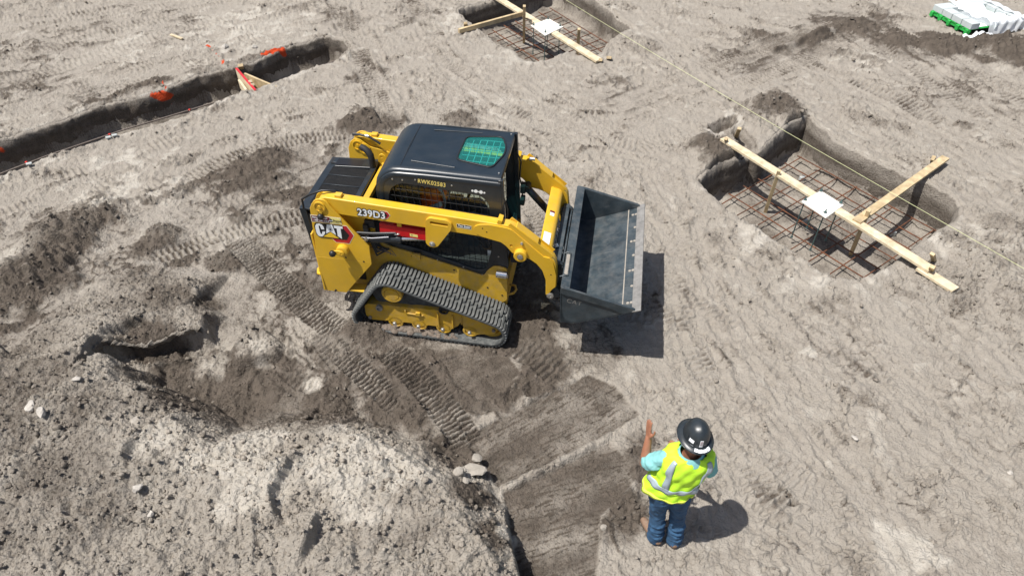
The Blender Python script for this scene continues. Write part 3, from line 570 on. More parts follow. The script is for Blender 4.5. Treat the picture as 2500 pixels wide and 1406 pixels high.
def build_ground():
    # rows fan out so that the mesh is finest where the earth is nearest; it runs on to the horizon
    ys = [1.2]
    while ys[-1] < 17.5: y = ys[-1]; ys.append(y+.80*(y*y+CAM_H**2)/(683*CAM_H)*(1.5 if y < 2.0 else 1))
    st = ys[-1]-ys[-2]
    while ys[-1] < 900: st *= 1.45; ys.append(ys[-1]+st)
    ys = [-400, -60, -12, -3, 0, .7]+ys
    u = np.linspace(-1.10, 1.10, 1120); ext = [1.13, 1.2, 1.35, 1.7, 2.5, 5, 14, 60]
    u = np.concatenate([[-e for e in ext[::-1]], u, ext])
    ys = np.array(ys); half = .75*(.728*np.clip(ys, 1.2, 60)+3.86)
    X = half[:, None]*u[None, :]; Y = np.repeat(ys[:, None], len(u), 1)
    nr, nc = X.shape
    z, damp_shade, pale, paint, crumb, hard, mm = [q.reshape(-1) for q in ground_fields(X.ravel(), Y.ravel())]
    far = np.clip((np.maximum(np.abs(X).ravel()-16, Y.ravel()-19))/10, 0, 1); z = z*(1-far)
    Z = z.reshape(nr, nc)
    for _ in range(2):                                     # steep faces: iron out the comb of single columns
        gx = np.gradient(Z, axis=1)/np.maximum(np.gradient(X, axis=1), 1e-6); gy = np.gradient(Z, axis=0)/np.maximum(np.gradient(Y, axis=0), 1e-6)
        wq = sstep(1.3, 2.6, np.hypot(gx, gy))*(hard.reshape(nr, nc) < .45); wq = np.maximum(wq, np.maximum(np.roll(wq, 1, 0), np.roll(wq, -1, 0)))
        B = Z.copy(); B[:, 1:-1] = (Z[:, :-2]+2*Z[:, 1:-1]+Z[:, 2:])/4; B[:, 2:-2] = (B[:, 2:-2]*2+B[:, 1:-3]+B[:, 3:-1]+.5*Z[:, :-4]+.5*Z[:, 4:])/5
        Z = Z*(1-wq)+B*wq
    z = Z.ravel()
    me = bpy.data.meshes.new('ground'); nv = nr*nc
    me.vertices.add(nv); me.vertices.foreach_set('co', np.stack([X.ravel(), Y.ravel(), z], 1).astype(np.float32).ravel())
    i = np.arange(nr*nc).reshape(nr, nc); q = np.stack([i[:-1, :-1], i[:-1, 1:], i[1:, 1:], i[1:, :-1]], -1).reshape(-1, 4)
    me.loops.add(q.size); me.loops.foreach_set('vertex_index', q.ravel().astype(np.int32))
    me.polygons.add(len(q)); me.polygons.foreach_set('loop_start', (np.arange(len(q))*4).astype(np.int32)); me.polygons.foreach_set('loop_total', np.full(len(q), 4, np.int32))
    me.polygons.foreach_set('use_smooth', np.ones(len(q), bool)); me.update()
    for n, v in (('damp_shade', damp_shade), ('pale', pale), ('paint', paint), ('crumb', crumb), ('hard', hard)):
        at = me.attributes.new(n, 'FLOAT', 'POINT'); at.data.foreach_set('value', v.astype(np.float32))
    o = bpy.data.objects.new('ground', me); COL.objects.link(o); o['kind'] = 'structure'
    me.materials.append(soil_mat('soil', True))
    return o
def soil_mat(name, attrs):
    m = bpy.data.materials.new(name); m.use_nodes = True; N, L = m.node_tree.nodes, m.node_tree.links; b = N['Principled BSDF']
    b.inputs['Roughness'].default_value = 0.97; b.inputs['Specular IOR Level'].default_value = 0.18
    tc = N.new('ShaderNodeTexCoord').outputs['Object']
    def noise(sc, det=5, rg=.6):
        n = N.new('ShaderNodeTexNoise'); n.inputs['Scale'].default_value = sc; n.inputs['Detail'].default_value = det; n.inputs['Roughness'].default_value = rg; L.new(tc, n.inputs['Vector']); return n.outputs['Fac']
    def math_(op, a, bb):
        n = N.new('ShaderNodeMath'); n.operation = op; n.use_clamp = True
        for i, q in enumerate((a, bb)):
            if isinstance(q, (int, float)): n.inputs[i].default_value = q
            else: L.new(q, n.inputs[i])
        return n.outputs[0]
    def mix(f, A, B):
        n = N.new('ShaderNodeMix'); n.data_type = 'RGBA'
        for s, q in (('Factor', f), ('A', A), ('B', B)):
            if isinstance(q, tuple): n.inputs[s].default_value = (*q, 1)
            elif isinstance(q, (int, float)): n.inputs[s].default_value = q
            else: L.new(q, n.inputs[s])
        return n.outputs['Result']
    def ramp(f, a, c):
        n = N.new('ShaderNodeMapRange'); n.interpolation_type = 'SMOOTHSTEP'; n.inputs['From Min'].default_value = a; n.inputs['From Max'].default_value = c; L.new(f, n.inputs['Value']); return n.outputs['Result']
    def attr(n_):
        n = N.new('ShaderNodeAttribute'); n.attribute_name = n_; return n.outputs['Fac']
    A1, A2, A3, A4 = noise(1.3, 6, .65), noise(7, 6, .65), noise(32, 5, .7), noise(150, 3, .6)
    dry = mix(ramp(A2, .3, .7), (.262, .233, .198), (.350, .316, .272))
    dry = mix(ramp(A1, .38, .66), dry, (.318, .287, .247))
    wet = mix(ramp(A2, .3, .7), (.075, .062, .050), (.125, .103, .084))
    bleach = mix(ramp(A2, .3, .7), (.40, .367, .318), (.47, .435, .382))
    if attrs:
        dm = math_('ADD', attr('damp_shade'), math_('MULTIPLY', math_('SUBTRACT', A3, .5), 1.2)); c = mix(ramp(dm, .22, .85), dry, wet)
        c = mix(ramp(math_('ADD', attr('pale'), math_('MULTIPLY', math_('SUBTRACT', A3, .5), .8)), .2, .8), c, bleach)
        c = mix(ramp(math_('ADD', attr('paint'), math_('MULTIPLY', math_('SUBTRACT', A3, .5), 2.2)), .52, .80), c, (.52, .065, .02))
    else:
        inf = N.new('ShaderNodeObjectInfo'); at = attr('tone'); c = mix(at, wet, (.40, .355, .300))
    c = mix(math_('MULTIPLY', ramp(A4, .70, .76), .55), c, (.5, .48, .45))            # grit
    c = mix(math_('MULTIPLY', ramp(A3, .60, .72), .22), c, (.13, .108, .088))
    L.new(c, b.inputs['Base Color'])
    bp = N.new('ShaderNodeBump'); bp.inputs['Strength'].default_value = 1.0; bp.inputs['Distance'].default_value = .035
    def vor(sc):
        n = N.new('ShaderNodeTexVoronoi'); n.inputs['Scale'].default_value = sc; n.inputs['Randomness'].default_value = 1.0; L.new(tc, n.inputs['Vector']); return math_('SUBTRACT', 1.0, n.outputs['Distance'])
    hsum = math_('ADD', math_('MULTIPLY', noise(38, 5, .75), .5), math_('ADD', math_('MULTIPLY', vor(46), .28), math_('MULTIPLY', vor(105), .16))); L.new(hsum, bp.inputs['Height']); L.new(bp.outputs[0], b.inputs['Normal'])
    return m
ground = build_ground()
def build_cut(pts, depth, name, undercut, seed):
    """the cut faces of an excavation, hung just inside its lip"""
    q = np.array(ragged(pts, .03, .004, seed)); n = len(q); d = np.roll(q, -1, 0)-np.roll(q, 1, 0); d /= np.maximum(np.hypot(d[:, 0], d[:, 1]), 1e-6)[:, None]
    A = sum(q[i][0]*q[(i+1) % n][1]-q[(i+1) % n][0]*q[i][1] for i in range(n)); nin = np.stack([-d[:, 1], d[:, 0]], 1)*(1 if A > 0 else -1)
    s = np.cumsum(np.hypot(*(np.roll(q, -1, 0)-q).T)); zt = ground_fields(q[:, 0]-nin[:, 0]*.03, q[:, 1]-nin[:, 1]*.03)[0]; zt = np.minimum(zt, .06)
    rows = [(-.050, -.060), (-.014, -.016), (.012, -.026), (.030, -.050), (.042, -.09)]+[(.050+undercut*0+.012*(t), -.13-(depth-.10)*t) for t in np.linspace(0, 1, 13)]
    P = []; DM = []
    for j, (off, dz) in enumerate(rows):
        zz = zt*max(0, 1+dz/.25)+dz; tz = -dz
        rough_ = .030*pn(s*4, s*0+tz*5+seed, 5)+.018*pn(s*11, s*0+tz*13+seed, 6)+.010*pn(s*26, s*0+tz*30, 7)
        k = .35 if j < 2 else (1.1 if tz < .18 else .55); o_ = off+k*rough_; P.append(np.stack([q[:, 0]+nin[:, 0]*o_, q[:, 1]+nin[:, 1]*o_, zz], 1)); DM.append(np.clip((.58 if 'trench' in name else .42)+.25*pn(s*.8, s*0+tz*9, 8)+.22*sstep(.05, .22, s*0+tz)-(.3 if j < 3 else 0), 0, 1))  # damp soil tone; trench faces also carry painted shade for their unlit look
    P = np.array(P); m = len(rows); i = np.arange(m*n).reshape(m, n); Q = np.stack([i[:-1], np.roll(i[:-1], -1, 1), np.roll(i[1:], -1, 1), i[1:]], -1).reshape(-1, 4)
    me = bpy.data.meshes.new(name); me.from_pydata(P.reshape(-1, 3).tolist(), [], Q.tolist()); me.polygons.foreach_set('use_smooth', np.ones(len(Q), bool))
    for nm, v in (('damp_shade', np.array(DM).ravel()), ('pale', np.zeros(m*n)), ('paint', np.zeros(m*n))):
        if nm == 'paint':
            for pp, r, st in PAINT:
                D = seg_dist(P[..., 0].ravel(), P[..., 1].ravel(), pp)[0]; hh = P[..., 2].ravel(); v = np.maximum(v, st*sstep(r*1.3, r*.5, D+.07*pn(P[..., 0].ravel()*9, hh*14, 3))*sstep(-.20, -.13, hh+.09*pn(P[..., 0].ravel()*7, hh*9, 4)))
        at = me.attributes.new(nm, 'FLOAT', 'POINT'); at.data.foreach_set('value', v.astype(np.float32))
    me.materials.append(ground.data.materials[0]); o = bpy.data.objects.new(name, me); COL.objects.link(o); o['kind'] = 'structure'
def build_bank():
    """the undercut bank left of the hollow"""
    def dense(p, n=90):
        q = np.array(p); s = np.concatenate([[0], np.cumsum(np.hypot(*np.diff(q, axis=0).T))]); t = np.linspace(0, s[-1], n); return np.stack([np.interp(t, s, q[:, 0]), np.interp(t, s, q[:, 1])], 1)
    A = dense(BANK); B = A+np.array([.02, .05]); A = A+np.array([0, -.040]); n = len(A); s = np.linspace(0, 2.2, n); rows = []; m = 20
    zt = ground_fields(A[:, 0], A[:, 1]+.10)[0]; zt = np.clip(zt, .10, .40)
    for j in range(m+1):
        t = j/m; c = A*(1-t)+B*t; c[:, 1] += .05*math.sin(t*PI); z = zt*(1-t)+(-.12)*t+.002
        d = .030*pn(s*3, s*0+t*2.5, 11)+.016*pn(s*9, s*0+t*6, 12)+.008*pn(s*22, s*0+t*15, 13); rows.append(np.stack([c[:, 0]+d*.5, c[:, 1]-d, z], 1))
    rows.insert(0, np.stack([A[:, 0], A[:, 1]+.12, zt-.04], 1)); P = np.array(rows); M_ = len(rows); i = np.arange(M_*n).reshape(M_, n); Q = np.stack([i[:-1, :-1], i[:-1, 1:], i[1:, 1:], i[1:, :-1]], -1).reshape(-1, 4)
    me = bpy.data.meshes.new('earth_bank'); me.from_pydata(P.reshape(-1, 3).tolist(), [], Q.tolist()); me.polygons.foreach_set('use_smooth', np.ones(len(Q), bool))
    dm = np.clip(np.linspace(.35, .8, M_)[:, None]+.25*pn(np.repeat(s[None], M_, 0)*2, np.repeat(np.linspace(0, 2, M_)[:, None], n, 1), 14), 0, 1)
    for nm, v in (('damp_shade', dm.ravel()), ('pale', np.zeros(M_*n)), ('paint', np.zeros(M_*n))): me.attributes.new(nm, 'FLOAT', 'POINT').data.foreach_set('value', v.astype(np.float32))
    me.materials.append(ground.data.materials[0]); o = bpy.data.objects.new('earth_bank', me); COL.objects.link(o); o['kind'] = 'structure'
build_bank()
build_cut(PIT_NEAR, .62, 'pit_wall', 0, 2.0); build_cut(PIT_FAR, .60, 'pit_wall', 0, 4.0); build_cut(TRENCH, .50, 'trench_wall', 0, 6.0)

def build_clods():
    """loose crumbs and pebbles: nobody could count them"""
    ico = bmesh.new(); bmesh.ops.create_icosphere(ico, subdivisions=1, radius=1); V0 = np.array([v.co for v in ico.verts]); F0 = np.array([[v.index for v in f.verts] for f in ico.faces]); ico.free()
    def scatter(n, ymin, ymax, rmin, rmax, weight, seed):
        r = np.random.default_rng(seed)
        t = r.uniform(math.atan(ymin/CAM_H), math.atan(ymax/CAM_H), n*6); y = CAM_H*np.tan(t); half = .75*(.728*y+3.86)*1.08; x = r.uniform(-1, 1, n*6)*half
        z, damp_shade, pale, paint, crumb, hard, mm = ground_fields(x, y)
        k = (r.uniform(0, 1, n*6) < weight(crumb, hard, mm)) & (z > -.45); x, y, z, damp_shade, pale, mm, crumb = [q[k][:n] for q in (x, y, z, damp_shade, pale, mm, crumb)]
        sz = np.exp(r.uniform(math.log(rmin), math.log(rmax), len(x))*1.0); sz = rmin*(rmax/rmin)**(r.uniform(0, 1, len(x))**3.0)*(y*.06+.75)
        return x, y, z, sz, np.clip(.74-.62*damp_shade+.35*pale+r.normal(0, .12, len(x)), 0, 1)
    sets = [scatter(9500, 1.9, 16, .006, .026, lambda c, h, m: np.clip((.03+.9*c**2)*(1-.8*h), 0, 1), 1), scatter(3600, 1.6, 6.0, .006, .034, lambda c, h, m: np.clip(m*(.25+.75*c), 0, 1), 2)]
    x, y, z, sz, tone = [np.concatenate(q) for q in zip(*sets)]
    r = np.random.default_rng(5); n = len(x)
    vs = V0[None]*(1+r.uniform(-.42, .42, (n, len(V0), 1))); vs = vs*r.uniform(.6, 1.25, (n, 1, 3)); a = r.uniform(0, 2*PI, n); ca, sa = np.cos(a)[:, None], np.sin(a)[:, None]
    P = np.stack([vs[..., 0]*ca-vs[..., 1]*sa, vs[..., 0]*sa+vs[..., 1]*ca, vs[..., 2]*.8], -1)*sz[:, None, None]+np.stack([x, y, z+sz*.25], -1)[:, None, :]
    F = (F0[None]+(np.arange(n)*len(V0))[:, None, None]).reshape(-1, 3)
    me = bpy.data.meshes.new('loose_clods'); me.vertices.add(n*len(V0)); me.vertices.foreach_set('co', P.astype(np.float32).ravel())
    me.loops.add(F.size); me.loops.foreach_set('vertex_index', F.astype(np.int32).ravel()); me.polygons.add(len(F)); me.polygons.foreach_set('loop_start', (np.arange(len(F))*3).astype(np.int32)); me.polygons.foreach_set('loop_total', np.full(len(F), 3, np.int32)); me.update()
    at = me.attributes.new('tone', 'FLOAT', 'POINT'); at.data.foreach_set('value', np.repeat(tone, len(V0)).astype(np.float32))
    o = bpy.data.objects.new('loose_clods', me); COL.objects.link(o); me.materials.append(soil_mat('clod_soil', False)); o['kind'] = 'stuff'
    o['label'] = 'loose crumbs of earth and small pebbles strewn over the soil'; o['category'] = 'clods'
build_clods()

# ------------------------------------------------------------------ the compact track loader
LD = empty('track_loader', (MX, MY, 0.0), MYAW)
tag(LD, 'yellow compact track loader with black cab roof and empty raised bucket', 'track loader')
def P(b, name, mats, bevel=0.0, parent=LD, **k): return b.build(name, mats, parent, bevel, **k)
# --- lower frame between the tracks
SIDE = [(-1.30, .36), (-1.30, 1.05), (-.95, 1.06), (-.78, .985), (-.563, .934), (.219, .716), (.262, .80), (.329, .873), (.40, .875), (.476, .854), (.476, .655), (.478, .40), (.30, .26), (-1.0, .26)]
b = MB()
for s in (-1, 1): b.prism(rounded(SIDE, .03), s*.475, s*.452)
b.box((-.38, 0, .33), (1.66, .90, .14)); b.box((.44, 0, .42), (.05, .90, .26)); b.box((-1.29, 0, .62), (.03, .9, .5))
fr = P(b, 'frame', 'yellow_dirty', .006)
b = MB().cyl((.365, -.50, .80), (.475, -.50, .795), .042, 18); b.box((.42, -.487, .775), (.13, .02, .05)); P(b, 'tie_down_pin', 'chrome', parent=fr, smooth=40)
for x, z in ((.26, .56), (.42, .47), (-.1, .76), (-.55, .89)): P(MB().cyl((x, -.476, z), (x, -.479, z), .010, 10), 'bolt_hole', 'dec_black', parent=fr)
b = MB().box((-.50, -.488, .90), (.09, .03, .075)); b.cyl((-.50, -.50, .905), (-.50, -.508, .905), .012, 10); P(b, 'bracket', 'yellow_dirty', .004, parent=fr)
b = MB().tube([(.47, -.40, .42), (.53, -.38, .43), (.55, -.32, .43), (.53, -.26, .43), (.47, -.24, .42)], .014, 8); P(b, 'tow_loop', 'yellow_dirty', smooth=60)
b = MB().tube([(-1.55, -.52, .50), (-1.66, -.50, .50), (-1.68, -.44, .50), (-1.66, -.36, .50), (-1.55, -.34, .50)], .02, 8); P(b, 'tow_loop', 'yellow', smooth=60)
# --- rear towers that carry the lift arms
TU = [(-1.529, .99), (-1.483, 1.535), (-1.455, 1.59), (-1.428, 1.627), (-1.40, 1.648), (-1.365, 1.658), (-1.325, 1.655), (-1.298, 1.640), (-1.272, 1.592), (-.931, 1.11), (-.931, .99), (-1.0, .985)]
TU = [(-1.538, .90), (-1.483, 1.535), (-1.455, 1.59), (-1.428, 1.627), (-1.40, 1.648), (-1.365, 1.658), (-1.325, 1.655), (-1.298, 1.640), (-1.272, 1.592), (-.931, 1.11), (-.936, .90)]
TI = [(-1.53, .95), (-1.49, 1.52), (-1.455, 1.60), (-1.40, 1.648), (-1.34, 1.640), (-1.29, 1.60), (-1.24, 1.56), (-1.05, 1.52), (-.93, 1.47), (-.90, 1.40), (-.90, 1.0)]
for s in (-1, 1):
    b = MB().prism(TU, s*.660, s*.640)
    # lower skirt, folded a little inwards
    lo = [(-1.538, .90), (-.936, .90), (-.938, .871), (-1.302, .384), (-1.566, .382)]; n = len(lo)
    f = lambda z: (.90-z)/.52*.022
    vs = [(x, s*(.660-f(z)), z) for x, z in lo]+[(x, s*(.640-f(z)), z) for x, z in lo]
    b.add(vs, [tuple(range(n)), tuple(range(2*n-1, n-1, -1))]+[(i, i+n, (i+1) % n+n, (i+1) % n) for i in range(n)])
    b.prism(TI, s*.515, s*.497); b.box((-1.545, s*.575, .80), (.02, .15, .78)); b.box((-1.30, s*.575, .42), (.50, .12, .02))
    t = P(b, 'tower', 'yellow', .004)
    b = MB(); b.lathe([(.062, 0), (.062, .012), (.050, .014), (.050, .006), (.018, .006), (.018, .02), (0, .02)], (-1.374, s*(.660 if s < 0 else .497), 1.568), (0, -1, 0) if s < 0 else (0, -1, 0), 24)
    P(b, 'pivot_boss', 'yellow', parent=t, smooth=35)
    if s > 0:
        b = MB().lathe([(.070, 0), (.070, .010), (.052, .012), (.052, .006), (.02, .006), (.02, .018), (0, .018)], (-1.30, .497, 1.53), (0, -1, 0), 24); P(b, 'pivot_boss', 'yellow', parent=t, smooth=35)
    else:
        b = MB().box((-1.372, -.666, 1.51), (.03, .012, .12), Euler((0, .12, 0)).to_matrix()); P(b, 'lock_lever', 'yellow', .003, parent=t)
        b = MB().lathe([(.026, 0), (.034, .012), (.034, .03), (.024, .044), (0, .05)], (-1.378, -.662, 1.458), (0, -1, 0), 20); P(b, 'knob', 'hose', parent=t, smooth=50)
        b = MB().lathe([(.064, 0), (.064, .055), (.056, .06), (.03, .06), (.03, .055), (.014, .055), (0, .055)], (-1.218, -.66, 1.045), (0, -1, 0), 28); b.lathe([(.03, .055), (.03, .075), (.012, .078), (.012, .068), (0, .068)], (-1.218, -.66, 1.040), (0, -1, 0), 20)
        P(b, 'pin_boss', 'yellow', parent=t, smooth=35)
        b = MB().prism(rounded([(-1.33, 1.065), (-1.33, 1.025), (-1.20, 1.01), (-1.18, 1.05), (-1.22, 1.075)], .02), -.735, -.722); P(b, 'lock_lever', 'yellow', .003, parent=t)
        b = MB().lathe([(.020, 0), (.034, .012), (.036, .034), (.026, .05), (0, .056)], (-1.305, -.722, 1.042), (0, -1, 0), 20); P(b, 'knob', 'hose', parent=t, smooth=50)
        for x, z in ((-1.21, .93), (-1.02, .90), (-1.42, .41)): P(MB().cyl((x, -.635, z), (x, -.6615, z), .010, 10), 'bolt_hole', 'dec_black', parent=t)
        # --- badges on the near tower (flat print, each layer a hair above the one below)
        def flat(name, pts, m, off, parent=t): return MB().prism(pts, -.6602-off+.0006, -.6602-off).build(name, m, parent)
        hexa = flat('badge_rim', [(-1.174, 1.362), (-1.129, 1.362), (-1.069, 1.244), (-1.136, 1.123), (-1.284, 1.124), (-1.326, 1.18)], 'dec_cream', .001)
        hexa.name = 'badge'
        flat('red_arrow', [(-1.173, 1.354), (-1.134, 1.355), (-1.077, 1.243), (-1.140, 1.131), (-1.281, 1.131), (-1.318, 1.177), (-1.25, 1.25)], 'dec_red', .0022)
        flat('black_arrow', [(-1.19, 1.34), (-1.165, 1.312), (-1.122, 1.241), (-1.158, 1.174), (-1.270, 1.172), (-1.28, 1.25)], 'dec_black', .0034)
        flat('logo_backing', rounded([(-1.462, 1.362), (-1.168, 1.360), (-1.192, 1.168), (-1.235, 1.176), (-1.445, 1.172), (-1.478, 1.20), (-1.482, 1.32)], .02), 'dec_black', .0046)
        for pts in ([(-1.378, 1.284), (-1.379, 1.314), (-1.391, 1.342), (-1.419, 1.354), (-1.451, 1.346), (-1.468, 1.319), (-1.472, 1.285), (-1.471, 1.227), (-1.46, 1.195), (-1.435, 1.184), (-1.413, 1.189), (-1.382, 1.227), (-1.373, 1.257), (-1.404, 1.255), (-1.414, 1.222), (-1.425, 1.219), (-1.43, 1.235), (-1.432, 1.295), (-1.431, 1.326), (-1.42, 1.332), (-1.413, 1.316), (-1.412, 1.283)],
                    [(-1.34, 1.352), (-1.283, 1.356), (-1.262, 1.226), (-1.317, 1.267), (-1.367, 1.233)], [(-1.267, 1.350), (-1.175, 1.348), (-1.176, 1.320), (-1.2, 1.318), (-1.207, 1.184), (-1.247, 1.216), (-1.241, 1.316), (-1.266, 1.317)]):
            bb = MB(); yy = -.6602-.0058; bb.plate(pts, [], yy+.0006, yy, lambda a, c, t_: (a, t_, c)); bb.build('letter', 'white', t)
        flat('letter_eye', [(-1.315, 1.315), (-1.300, 1.286), (-1.321, 1.281)], 'dec_black', .007)
        flat('triangle', [(-1.316, 1.259), (-1.239, 1.186), (-1.406, 1.188)], 'dec_yellow', .0058)
        flat('hire_sticker', [(-1.496, 1.455), (-1.178, 1.453), (-1.178, 1.368), (-1.498, 1.364)], 'dec_cream', .001)
        flat('sticker_panel', [(-1.488, 1.447), (-1.296, 1.445), (-1.300, 1.376), (-1.491, 1.373)], 'dec_maroon', .0022); flat('sticker_panel', [(-1.290, 1.445), (-1.185, 1.444), (-1.185, 1.376), (-1.294, 1.376)], 'dec_pale', .0022)
        flat('sticker_spot', circle(-1.288, 1.408, .022), 'dec_black', .0034)
        def txt(s_, x, z, size, m, bold=0., y=-.6644, shear=0., parent=t, sp=1.0, tilt=0.0, name='lettering'):
            return text_mesh(name, s_, m, size, parent, Matrix.Translation((x, y, z)) @ Matrix.Rotation(tilt, 4, 'Y') @ Matrix.Rotation(PI/2, 4, 'X'), 0.0003, bold, shear, sp)
        txt('Ring Power', -1.478, 1.417, .034, 'white', .0006); txt('1 888 748-2004', -1.482, 1.385, .027, 'white', .0004); txt('Rental', -1.262, 1.400, .034, 'dec_black', .0004); txt('CAT', -1.304, 1.400, .020, 'white', .0006, y=-.6660); txt('S T O R E', -1.262, 1.382, .014, 'dec_black')
# --- lift arms
ARM_T = [(-1.40, 1.60), (-1.375, 1.650), (-1.311, 1.664), (-.617, 1.625), (-.027, 1.590), (.42, 1.560), (.504, 1.556), (.560, 1.540), (.900, 1.262), (.965, 1.195), (.988, 1.150), (1.012, .98), (1.013, .833), (.973, .79), (.93, .69), (.905, .70), (.903, .80), (.899, .893), (.885, .96), (.855, 1.035), (.797, 1.117), (.735, 1.165), (.666, 1.193), (.590, 1.205), (.553, 1.222), (.520, 1.262), (.488, 1.303), (.44, 1.345), (.344, 1.366), (.191, 1.386), (-.047, 1.402), (-.317, 1.418), (-1.205, 1.470), (-1.37, 1.49)]
for s in (-1, 1):
    a = P(MB().plate(ARM_T, [], s*.525, s*.630, lambda x, z, t_: (x, t_, z)), 'lift_arm', 'yellow', .008)
    pl_ = MB().plate(rounded([(.17, 1.481), (.185, 1.515), (.23, 1.540), (.319, 1.552), (.496, 1.534), (.545, 1.518), (.867, 1.222), (.925, 1.215), (.965, 1.155), (1.003, .99), (1.003, .84), (.97, .80), (.925, .715), (.912, .80), (.907, .90), (.86, 1.045), (.80, 1.125), (.735, 1.172), (.666, 1.20), (.59, 1.213), (.55, 1.235), (.49, 1.312), (.44, 1.352), (.344, 1.373), (.25, 1.395), (.19, 1.43)], .01, 2), [circle(.543, 1.323, .016, 10)] if s < 0 else [], s*.629, s*.642, lambda x, z, t_: (x, t_, z)); P(pl_, 'cheek_plate', 'yellow', .003, parent=a)
    # gusset that takes the lift cylinder
    gp = rounded([(-.322, 1.25), (-.303, 1.535), (-.26, 1.572), (-.09, 1.562), (-.038, 1.515), (-.055, 1.447), (-.20, 1.222), (-.24, 1.200), (-.29, 1.212)], .022)
    slot = rounded([(-.258, 1.535), (-.258, 1.500), (-.078, 1.488), (-.078, 1.522)], .016)
    g = MB().plate(gp, [slot], s*.629, s*.662, lambda x, z, t_: (x, t_, z)); g = P(g, 'gusset', 'yellow', .004, parent=a)
    b = MB().lathe([(.030, 0), (.030, .008), (.020, .012), (.020, .02), (.008, .022), (0, .016)], (-.255, s*.662, 1.250), (0, s, 0), 18); P(b, 'pin', 'bolt', parent=g, smooth=35)
    # boss, studs, top clips, hose guide
    b = MB().lathe([(.066, 0), (.066, .05), (.058, .056), (.034, .056), (.034, .05), (0, .05)], (.640, s*.641, 1.235), (0, s, 0), 28); bo = P(b, 'pin_boss', 'yellow', parent=a, smooth=35)
    P(MB().lathe([(.030, .045), (.028, .062), (.010, .066), (0, .062)], (.640, s*.641, 1.235), (0, s, 0), 20), 'pin', 'bolt', parent=bo, smooth=35)
    P(MB().lathe([(.014, 0), (.014, .018), (.006, .02), (0, .014)], (.648, s*.641, 1.370), (0, s, 0), 12), 'stud', 'bolt', parent=a, smooth=35)
    b = MB().box((.425, s*.578, 1.585), (.045, .10, .045), Euler((0, .3, 0)).to_matrix()); P(b, 'hose_clip', 'yellow', .004, parent=a)
    b = MB().box((-1.19, s*.578, 1.672), (.07, .06, .03)); P(b, 'arm_bracket', 'yellow', .004, parent=a)
    b = MB().beam((.585, s*.578, 1.540), (.80, s*.578, 1.365), .09, .02, (.6, 0, .8)); P(b, 'hose_cover', 'yellow', .003, parent=a)
    b = MB()
    for yy in (.53, .625): b.beam((.52, s*yy, 1.572), (.955, s*yy, 1.225), .009, .04, (.6, 0, .8))
    P(b, 'arm_lip', 'yellow', .002, parent=a)
    for x, z in ((.26, 1.50), (.30, 1.46), (.95, 1.0)): P(MB().cyl((x, s*.640, z), (x, s*.6435, z), .007, 8), 'bolt_hole', 'dec_black', parent=a)
    # cylinder end at the foot of the arm
    b = MB().prism(rounded([(.90, .74), (.90, .66), (1.02, .655), (1.06, .74), (1.0, .79)], .03), s*.60, s*.54); P(b, 'coupler_ear', 'bucket', .004, parent=a)
    P(MB().lathe([(.038, 0), (.036, .016), (.016, .02), (.016, .012), (0, .012)], (.955, s*.632, .705), (0, s, 0), 20), 'pin', 'bolt', parent=a, smooth=35)
    if s < 0:
        arm_near = a
        for q, m, off in (((-.745, 1.572), 'dec_black', 0),): pass
        rim = rounded([(-.765, 1.577), (-.690, 1.573), (-.664, 1.528), (-.700, 1.478), (-.78, 1.480)], .008)
        MB().prism(rim, -.6312, -.6306).build('model_badge', 'dec_cream', a); MB().prism(rounded([(-.765, 1.570), (-.694, 1.566), (-.671, 1.527), (-.704, 1.485), (-.78, 1.486)], .006), -.6324, -.6318).build('red_arrow', 'dec_red', a)
        MB().prism([(-.755, 1.556), (-.712, 1.552), (-.693, 1.526), (-.716, 1.497), (-.76, 1.497)], -.6336, -.6330).build('black_arrow', 'dec_black', a)
        T239 = lambda m, y, bold, nm: text_mesh(nm, '239D3', m, .118, a, Matrix.Translation((-1.003, y, 1.495)) @ Matrix.Rotation(.050, 4, 'Y') @ Matrix.Rotation(PI/2, 4, 'X') @ Matrix.Diagonal((.86, .98, 1, 1)), .0003, bold, 0, 1.04)
        T239('dec_black', -.6345, .0115, 'number_outline'); T239('white', -.6357, .0030, 'model_number')
        MB().prism([(.000, 1.515), (.148, 1.506), (.146, 1.458), (.002, 1.467)], -.6306, -.6312).build('speed_badge', 'dec_cream', a); MB().prism([(.004, 1.511), (.144, 1.502), (.142, 1.468), (.006, 1.477)], -.6318, -.6324).build('speed_badge', 'dec_black', a)
        text_mesh('lettering', 'Two Speed', 'white', .034, a, Matrix.Translation((.010, -.6334, 1.484)) @ Matrix.Rotation(.062, 4, 'Y') @ Matrix.Rotation(PI/2, 4, 'X') @ Matrix.Diagonal((.80, 1, 1, 1)), .0002, .0010, .25)
# beam that joins the arms in front
b = MB().plate(rounded([(.800, 1.255), (.905, 1.225), (.935, 1.19), (.93, 1.10), (.84, 1.10), (.80, 1.16)], .02), [], -.526, .526, lambda x, z, t_: (x, t_, z)); cb = P(b, 'cross_beam', 'yellow', .006)
RB = Matrix(((.96, 0, .28), (0, 1, 0), (-.28, 0, .96)))
P(MB().box((.862, -.37, 1.2405), (.075, .20, .002), RB), 'instruction_label', 'white', parent=cb)
P(MB().box((.868, .055, 1.2385), (.045, .075, .002), RB), 'warning_label', 'white', parent=cb); P(MB().box((.866, .085, 1.2402), (.05, .03, .002), RB), 'warning_label', 'dec_maroon', parent=cb)
